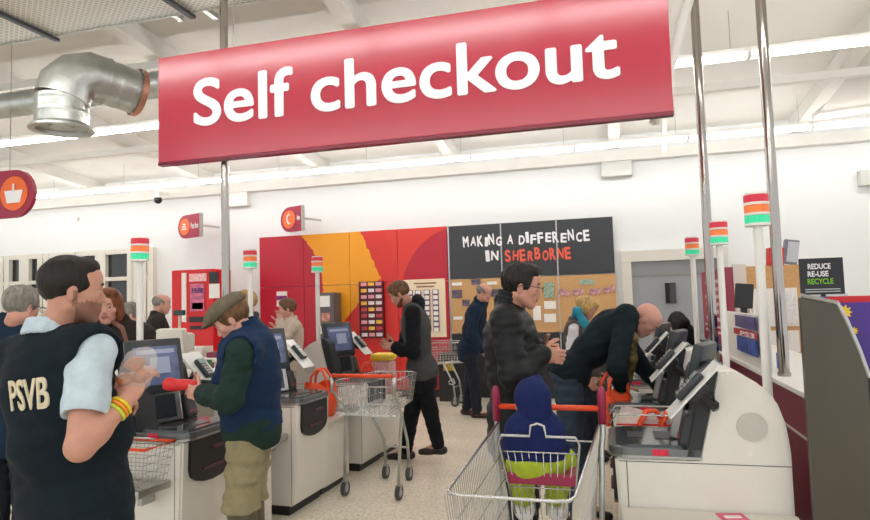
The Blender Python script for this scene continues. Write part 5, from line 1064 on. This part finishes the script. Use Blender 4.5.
# -- man in the flat cap
l = (-1.93, 3.10)
J = person('man in a flat cap, navy gilet and khaki trousers working at the left checkout', l, face_yaw(250, 168), 1.74, 12, face_yaw(232, 172), 34,
    over={'pel': at(252, 418, d=3.5), 'neck': at(247, 337, d=3.45), 'bend': .02, 'head': at(232, 320, d=3.40), 'elL': at(229, 399, d=3.17), 'wrL': at(203, 394, d=3.34), 'elR': at(222, 392, d=3.78), 'wrR': at(196, 390, d=3.62)},
    h=.006, hair='grey', hairmat=H_brown, hands={'L': (at(190, 392, d=3.38)-at(203, 394, d=3.34), up, 40), 'R': (at(184, 388, d=3.5)-at(196, 390, d=3.62), up, 40)},
    clothes=[('top', C_dgreen, dict(name='green_jumper', off=.037, soff=.022, hem=.10, sleeve=1)), ('vest', C_navy, dict(name='navy_gilet', off=.05, hem=-.005, amp=.006, freq=20, collar=.065)), ('trousers', C_khaki, dict(off=.03, amp=.009, freq=19, cut=.47, r=(.088, .076, .078)))], shoes=(C_boot, .50, 'wellington_boot'), belly=.03, ts=1.03, skin=M_skin2)
HR, hc, O = J['HR'], J['hc'], J['O']; S = Sdf(); g = lambda x, y, z: hc+HR @ V(x, y, z)
S.ell(g(-.015, 0, .075), V(.118, .096, .058), .03, HR); S.ell(g(.045, 0, .068), V(.085, .085, .034), .03, HR); S.plane(g(0, 0, .045), -HR[:, 2]-HR[:, 0]*.12, .008); S.ell(g(.105, 0, .052), V(.052, .07, .012), .02, HR)
S.mesh('flat_cap', C_tweed, .005, J['root'], off=O, amp=.002, freq=20)
# red handheld item on the till
p = at(183, 386, d=3.42); t = thing('red_packet', 'long red packet held over the scanner by the man in the flat cap', 'packet', p); S = Sdf(); S.cap(V(-.09, .0, .01), V(.07, .02, -.0), .034, .028, .03); S.mesh('packet_film', M_redpl, .006, t, amp=.004, freq=30)
# -- man in the grey gilet and black hood
a1, a2 = at(409, 461, Z=0), at(441, 455, Z=0); l = tuple(((a1+a2)/2)[:2]); fy = face_yaw(418, 176)
J = person('young bearded man in a grey gilet and black hooded top by the shallow trolley', l, fy, 1.76, 8, face_yaw(398, 172), 30,
    over={'pel': at(422, 368, d=6.12), 'neck': at(413, 307, d=6.1), 'head': at(399.5, 294, d=6.05), 'anR': at(406, 451, d=6.2), 'anL': at(438, 446, d=6.1), 'knR': at(412, 412, d=6.15), 'knL': at(430, 410, d=6.05), 'elL': at(413, 352, d=5.85), 'wrL': at(396, 347, d=5.9), 'elR': at(402, 350, d=6.35), 'wrR': at(390, 345, d=6.1)},
    h=.008, hair='messy', hairmat=H_brown, beard=H_beard, clothes=[('top', C_black, dict(name='hooded_top', off=.024, hem=.17, hood=True)), ('vest', C_grey, dict(name='grey_gilet', off=.036, hem=.05, amp=.004)), ('trousers', C_black, dict(off=.02))], shoes=(mat('trainer_black', rgb(30, 26, 28), .5), .08, 'trainer'),
    hands={'L': (at(389, 346, d=5.9)-at(396, 347, d=5.9), up, 45), 'R': (at(384, 343, d=6.05)-at(390, 345, d=6.1), up, 45)})
p = at(387, 344, d=5.95); o = obj('black_wallet', box((0, 0, 0), (.1, .05, .02), Euler((.3, .2, .4)).to_matrix(), bev=.004), S_black); o.location = Vector(p); tag(o, 'small black wallet in the hands of the bearded man in the grey gilet', 'wallet')
# -- older man in navy by the notice board
l = tuple(at(472, 416.5, Z=0)[:2])
J = person('older man in a navy jacket standing in front of the cork board', l, face_yaw(472, -12), 1.77, 3, face_yaw(484, -15), 18,
    over={'head': at(484, 292.5, d=8.1), 'neck': at(479, 303, d=8.15)}, h=.009, hair='bald_ring', hairmat=H_grey, clothes=[('top', C_bluej, dict(name='navy_jacket', off=.032, hem=.15, collar=.03)), ('trousers', C_jdark, dict(off=.025))], shoes=(S_brown, .08, 'shoe'), stride=.09, belly=.03, skin=M_skin2)
glasses(J, M_black)
# -- dark haired man with glasses behind the big trolley
l = ground(512, 3.42)
J = person('dark haired man with glasses in a black padded coat behind the big trolley', l, face_yaw(512, -4), 1.77, 4, face_yaw(520, -3), 10,
    over={'head': at(522, 286.5, d=3.36), 'neck': at(509, 311, d=3.40), 'elR': at(513, 374, d=3.14), 'wrR': at(540, 354, d=3.26), 'elL': at(520, 370, d=3.62), 'wrL': at(543, 352, d=3.40)},
    h=.0055, hair='messy', hairmat=H_dark, hair_amp=.006, clothes=[('coat', C_coat, dict(off=.034, soff=.026, hem=.22, amp=.008, freq=22, collar=.075, st=(.6, .6, 1.5))), ('trousers', C_jdark, dict(off=.02))], shoes=(S_black, .08, 'shoe'), belly=.02, ts=1.02,
    hands={'R': (at(553, 356, d=3.26)-at(540, 354, d=3.26), up, 42), 'L': (at(554, 351, d=3.34)-at(543, 352, d=3.4), up, 42)})
glasses(J, M_black)
# -- toddler
tz = at(536, 470, d=2.82)
l = (tz[0], tz[1]); fy = face_yaw(534, 92)
J = person('toddler in a navy hooded top and lime trousers sitting in the big trolley', l, fy, .92, 5, face_yaw(532, 126), 8,
    over={'pel': at(536, 459, d=2.80)+up*0, 'neck': at(534, 424, d=2.84), 'head': at(531, 403, d=2.86), 'elL': at(513, 449, d=2.9), 'wrL': at(519, 449, d=3.02), 'elR': at(557, 449, d=2.92), 'wrR': at(553, 441, d=3.03),
          'hipL': at(525, 464, d=2.80), 'hipR': at(549, 463, d=2.80), 'knL': at(520, 466, d=2.97), 'knR': at(562, 460, d=2.97), 'anL': at(524, 500, d=2.98), 'anR': at(556, 500, d=2.98)},
    h=.005, hair=None, hs=.82, ts=.70, armr=.75, eyes=True, sit=True, clothes=[('top', C_tnavy, dict(name='hooded_top', off=.018, hem=-.035, amp=.003, collar=.01)), ('trousers', C_lime, dict(off=.024, amp=.003, lift=.02, r=(.086, .07, .06)))], shoes=(C_white, .07, 'bootee'), skin=M_skin2,
    hands={'L': (J['fw']*0+V(0, 1, 0), up), 'R': (V(0, 1, 0), up)})
HR, hc, O = J['HR'], J['hc'], J['O']; S = Sdf(); s_ = .82; g = lambda x, y, z: hc+HR @ (V(x, y, z)*s_)
S.ell(g(-.022, 0, .03), V(.112, .098, .112)*s_, .02, HR); S.ell(g(-.03, 0, -.06), V(.09, .09, .08)*s_, .03, HR); S.cap(g(-.03, -.03, .12), g(-.04, -.04, .13), .02, .018, .02); S.ell(g(.115, 0, -.01), V(.09, .095, .11)*s_, .008, HR, 1)
S.mesh('hood', C_tnavy, .005, J['root'], off=O, amp=.002)
# -- bald man bending over the checkout
l = ground(573, 4.38)
J = person('bald man in a black jumper and jeans bending over the right hand checkout', l, face_yaw(600, -6), 1.8, 50, face_yaw(645, -10), 52,
    over={'pel': at(570, 372, d=4.4), 'neck': at(630, 323, d=4.45), 'bend': .075, 'head': at(646, 320, d=4.40), 'elR': at(617, 367, d=4.12), 'wrR': at(622, 385, d=4.2), 'elL': at(638, 362, d=4.62), 'wrL': at(659, 386, d=4.6), 'knR': at(572, 445, d=4.35), 'knL': at(566, 445, d=4.55)},
    h=.0065, hair=None, clothes=[('top', C_djump, dict(name='dark_jumper', off=.024, hem=.03, amp=.005)), ('trousers', C_denim, dict(off=.028, amp=.006))], shoes=(S_black, .08, 'shoe'), skin=M_skin2, ts=1.03,
    hands={'R': (at(624, 393, d=4.22)-at(622, 385, d=4.2), V(1, 0, 0), 50), 'L': (at(667, 391, d=4.58)-at(659, 386, d=4.6), V(0, -1, .3), 40)})
S = Sdf(); pts_ = [at(628, 326, d=4.25), at(633, 340, d=4.22), at(632, 360, d=4.22), at(628, 378, d=4.24)]
for a, b in zip(pts_, pts_[1:]): S.cap(a, b, .028, .03, .03)
S.mesh('olive_scarf', C_olive, .007, J['root'], off=J['O'], amp=.006, freq=26)
p = at(620, 383, d=4.18); t = carrier('orange carrier bag hanging from the hand of the bald man', V(p[0]-.04, p[1]-.02, p[2]-.27), M_bago, .2, .12, .22, .5, 21, 'carrier bags on the bagging shelves'); t['group'] = 'bags held by shoppers'
# -- blonde woman
l = ground(583, 6.1)
J = person('blonde woman in a taupe gilet with a turquoise scarf beyond the bending man', l, face_yaw(583, -10), 1.62, 14, face_yaw(590, -15), 38,
    over={'head': at(586, 309, d=6.05), 'neck': at(577, 324, d=6.1)}, h=.008, hair='bun', hairmat=H_blond, fem=1, hair_amp=.0012, clothes=[('top', C_white, dict(name='white_top', off=.014)), ('vest', C_taupe, dict(name='taupe_gilet', off=.035, hem=.06, collar=.03, arm=.05)), ('trousers', C_jdark)], shoes=(S_black, .08, 'shoe'))
S = Sdf(); 
for a, b in ((at(577, 311, d=5.95), at(583, 322, d=5.93)), (at(583, 322, d=5.93), at(590, 331, d=5.9)), (at(577, 311, d=5.95), at(574, 319, d=6.15))): S.cap(a, b, .035, .04, .03)
S.mesh('turquoise_scarf', C_turq, .008, J['root'], off=J['O'], amp=.006, freq=24)
# -- dark haired person far right
l = ground(672, 7.3)
person('dark haired shopper bending low beyond the furthest right hand checkout', l, face_yaw(677, 150), 1.6, 30, face_yaw(677, 130), 50, over={'head': at(678, 323, d=7.25), 'neck': at(688, 333, d=7.3)}, h=.01, hair='bob', hairmat=H_black, fem=1, clothes=[('top', C_black, dict(off=.02)), ('trousers', C_black)], shoes=(S_black, .08, 'shoe'), eyes=False)
# -- woman in the brown coat
l = ground(118, 4.5)
J = person('woman with auburn hair in a dark brown coat, behind the man in the vest', l, face_yaw(115, 250), 1.66, 4, face_yaw(103, 257), 4,
    over={'head': at(108, 307, d=4.2), 'neck': at(116, 327, d=4.28)}, h=.0065, hair='bob', hairmat=H_red, fem=1, ts=1.12, clothes=[('coat', C_brown, dict(off=.035, hem=.3, amp=.006, collar=.04)), ('trousers', C_black)], shoes=(S_black, .08, 'shoe'), skin=M_skin2)
bm = bmesh.new(); O = J['O']; tube(bm, [tuple(at(x, y, d=d_)-O) for x, y, d_ in ((113, 322, 4.1), (122, 328, 4.02), (126, 340, 4.0), (126, 356, 4.0))], .014, 6); obj('bag_strap', bm, mat('strap_brown', rgb(110, 66, 44), .4), J['root'], True)
# -- grey haired man at the left edge
l = ground(12, 3.75)
J = person('grey haired man in a navy jacket at the left edge, seen from behind', l, face_yaw(15, 55), 1.72, 5, face_yaw(22, 40), 10, over={'head': at(22, 307, d=3.7), 'neck': at(13, 328, d=3.75)}, h=.0065, hair='grey', hairmat=H_grey, clothes=[('top', C_bluej, dict(name='navy_jacket', off=.04, hem=.15, collar=.045)), ('trousers', C_jdark)], shoes=(S_black, .08, 'shoe'), skin=M_skin2, ts=1.1)
glasses(J, M_black)
# -- people further away
for lab, x, d_, hx, hy, a_, ha, hr, hm, top, fem in (
    ('grey haired person at the back, peeping between the woman in brown and the white post', 132, 6.2, 129, 315, 200, 190, 'grey', H_grey, C_brown, 0),
    ('balding grey haired man in a dark jacket standing behind the manned till', 156, 7.3, 162, 304, 5, 0, 'bald_ring', H_grey, C_brown, 0),
    ('woman in a beige coat raising a hand to her face before the red mural', 291, 7.5, 287, 309, 190, 185, 'messy', H_brown, C_beige, 1),
    ('fair haired person mostly hidden behind the man in the flat cap', 256, 5.7, 245, 304, 182, 180, 'grey', H_blond, C_grey, 0)):
    l = ground(x, d_); hd = at(hx, hy, d=d_)
    ov = {'head': hd, 'neck': at(x if abs(x-hx) < 6 else hx+(6 if a_ > 90 else -5), hy+14*7/d_, d=d_)}
    if x == 291: ov.update({'elL': at(284, 338, d=7.2), 'wrL': at(280, 322, d=7.28), 'elR': at(296, 340, d=7.7), 'wrR': at(282, 343, d=7.6)})
    if x == 256: ov.update({'elL': at(272, 340, d=5.5), 'wrL': at(277, 335, d=5.35)})
    hn = {'L': (at(279, 313, d=7.3)-at(280, 322, d=7.28), V(-1, 0, 0), 40)} if x == 291 else ({'L': (at(270, 331, d=5.2)-at(277, 335, d=5.35), up, 20)} if x == 256 else None)
    J = person(lab, l, face_yaw(x, a_), 1.7 if not fem else 1.64, 4, face_yaw(hx, ha), 8, over=ov, h=.009, hair=hr, hairmat=hm, fem=fem, clothes=[('coat' if fem else 'top', top, dict(off=.032, hem=.15, collar=.03)), ('trousers', C_jdark)], shoes=(S_black, .08, 'shoe'), skin=M_skin2, hands=hn)
# yellow topped bag and small goods on the furthest left checkout
p = at(389, 371, X=-2.42); t = thing('yellow_topped_packet', 'white and red checked packet with a bright yellow top beside the bearded man', 'packet', (-2.32, 6.34, .595)); 
obj('packet_body', box((0, 0, .17), (.22, .2, .34), bev=.03), mat('check_red_white', rgb(226, 170, 170), .5, noise=.35, nscale=60), t, 'auto'); obj('yellow_top', box((0, 0, .375), (.24, .22, .08), bev=.03), mat('top_yellow', rgb(240, 206, 60), .4), t, 'auto')
# ---------------------------------------------------------------- light and view
w = bpy.data.worlds.new('world'); bpy.context.scene.world = w; w.use_nodes = True; w.node_tree.nodes['Background'].inputs[0].default_value = (.97, .985, 1, 1); w.node_tree.nodes['Background'].inputs[1].default_value = .75
vs = bpy.context.scene.view_settings; vs.view_transform = 'Standard'; vs.look = 'None'; vs.exposure = .62; vs.gamma = 1; vs.use_curve_mapping = False
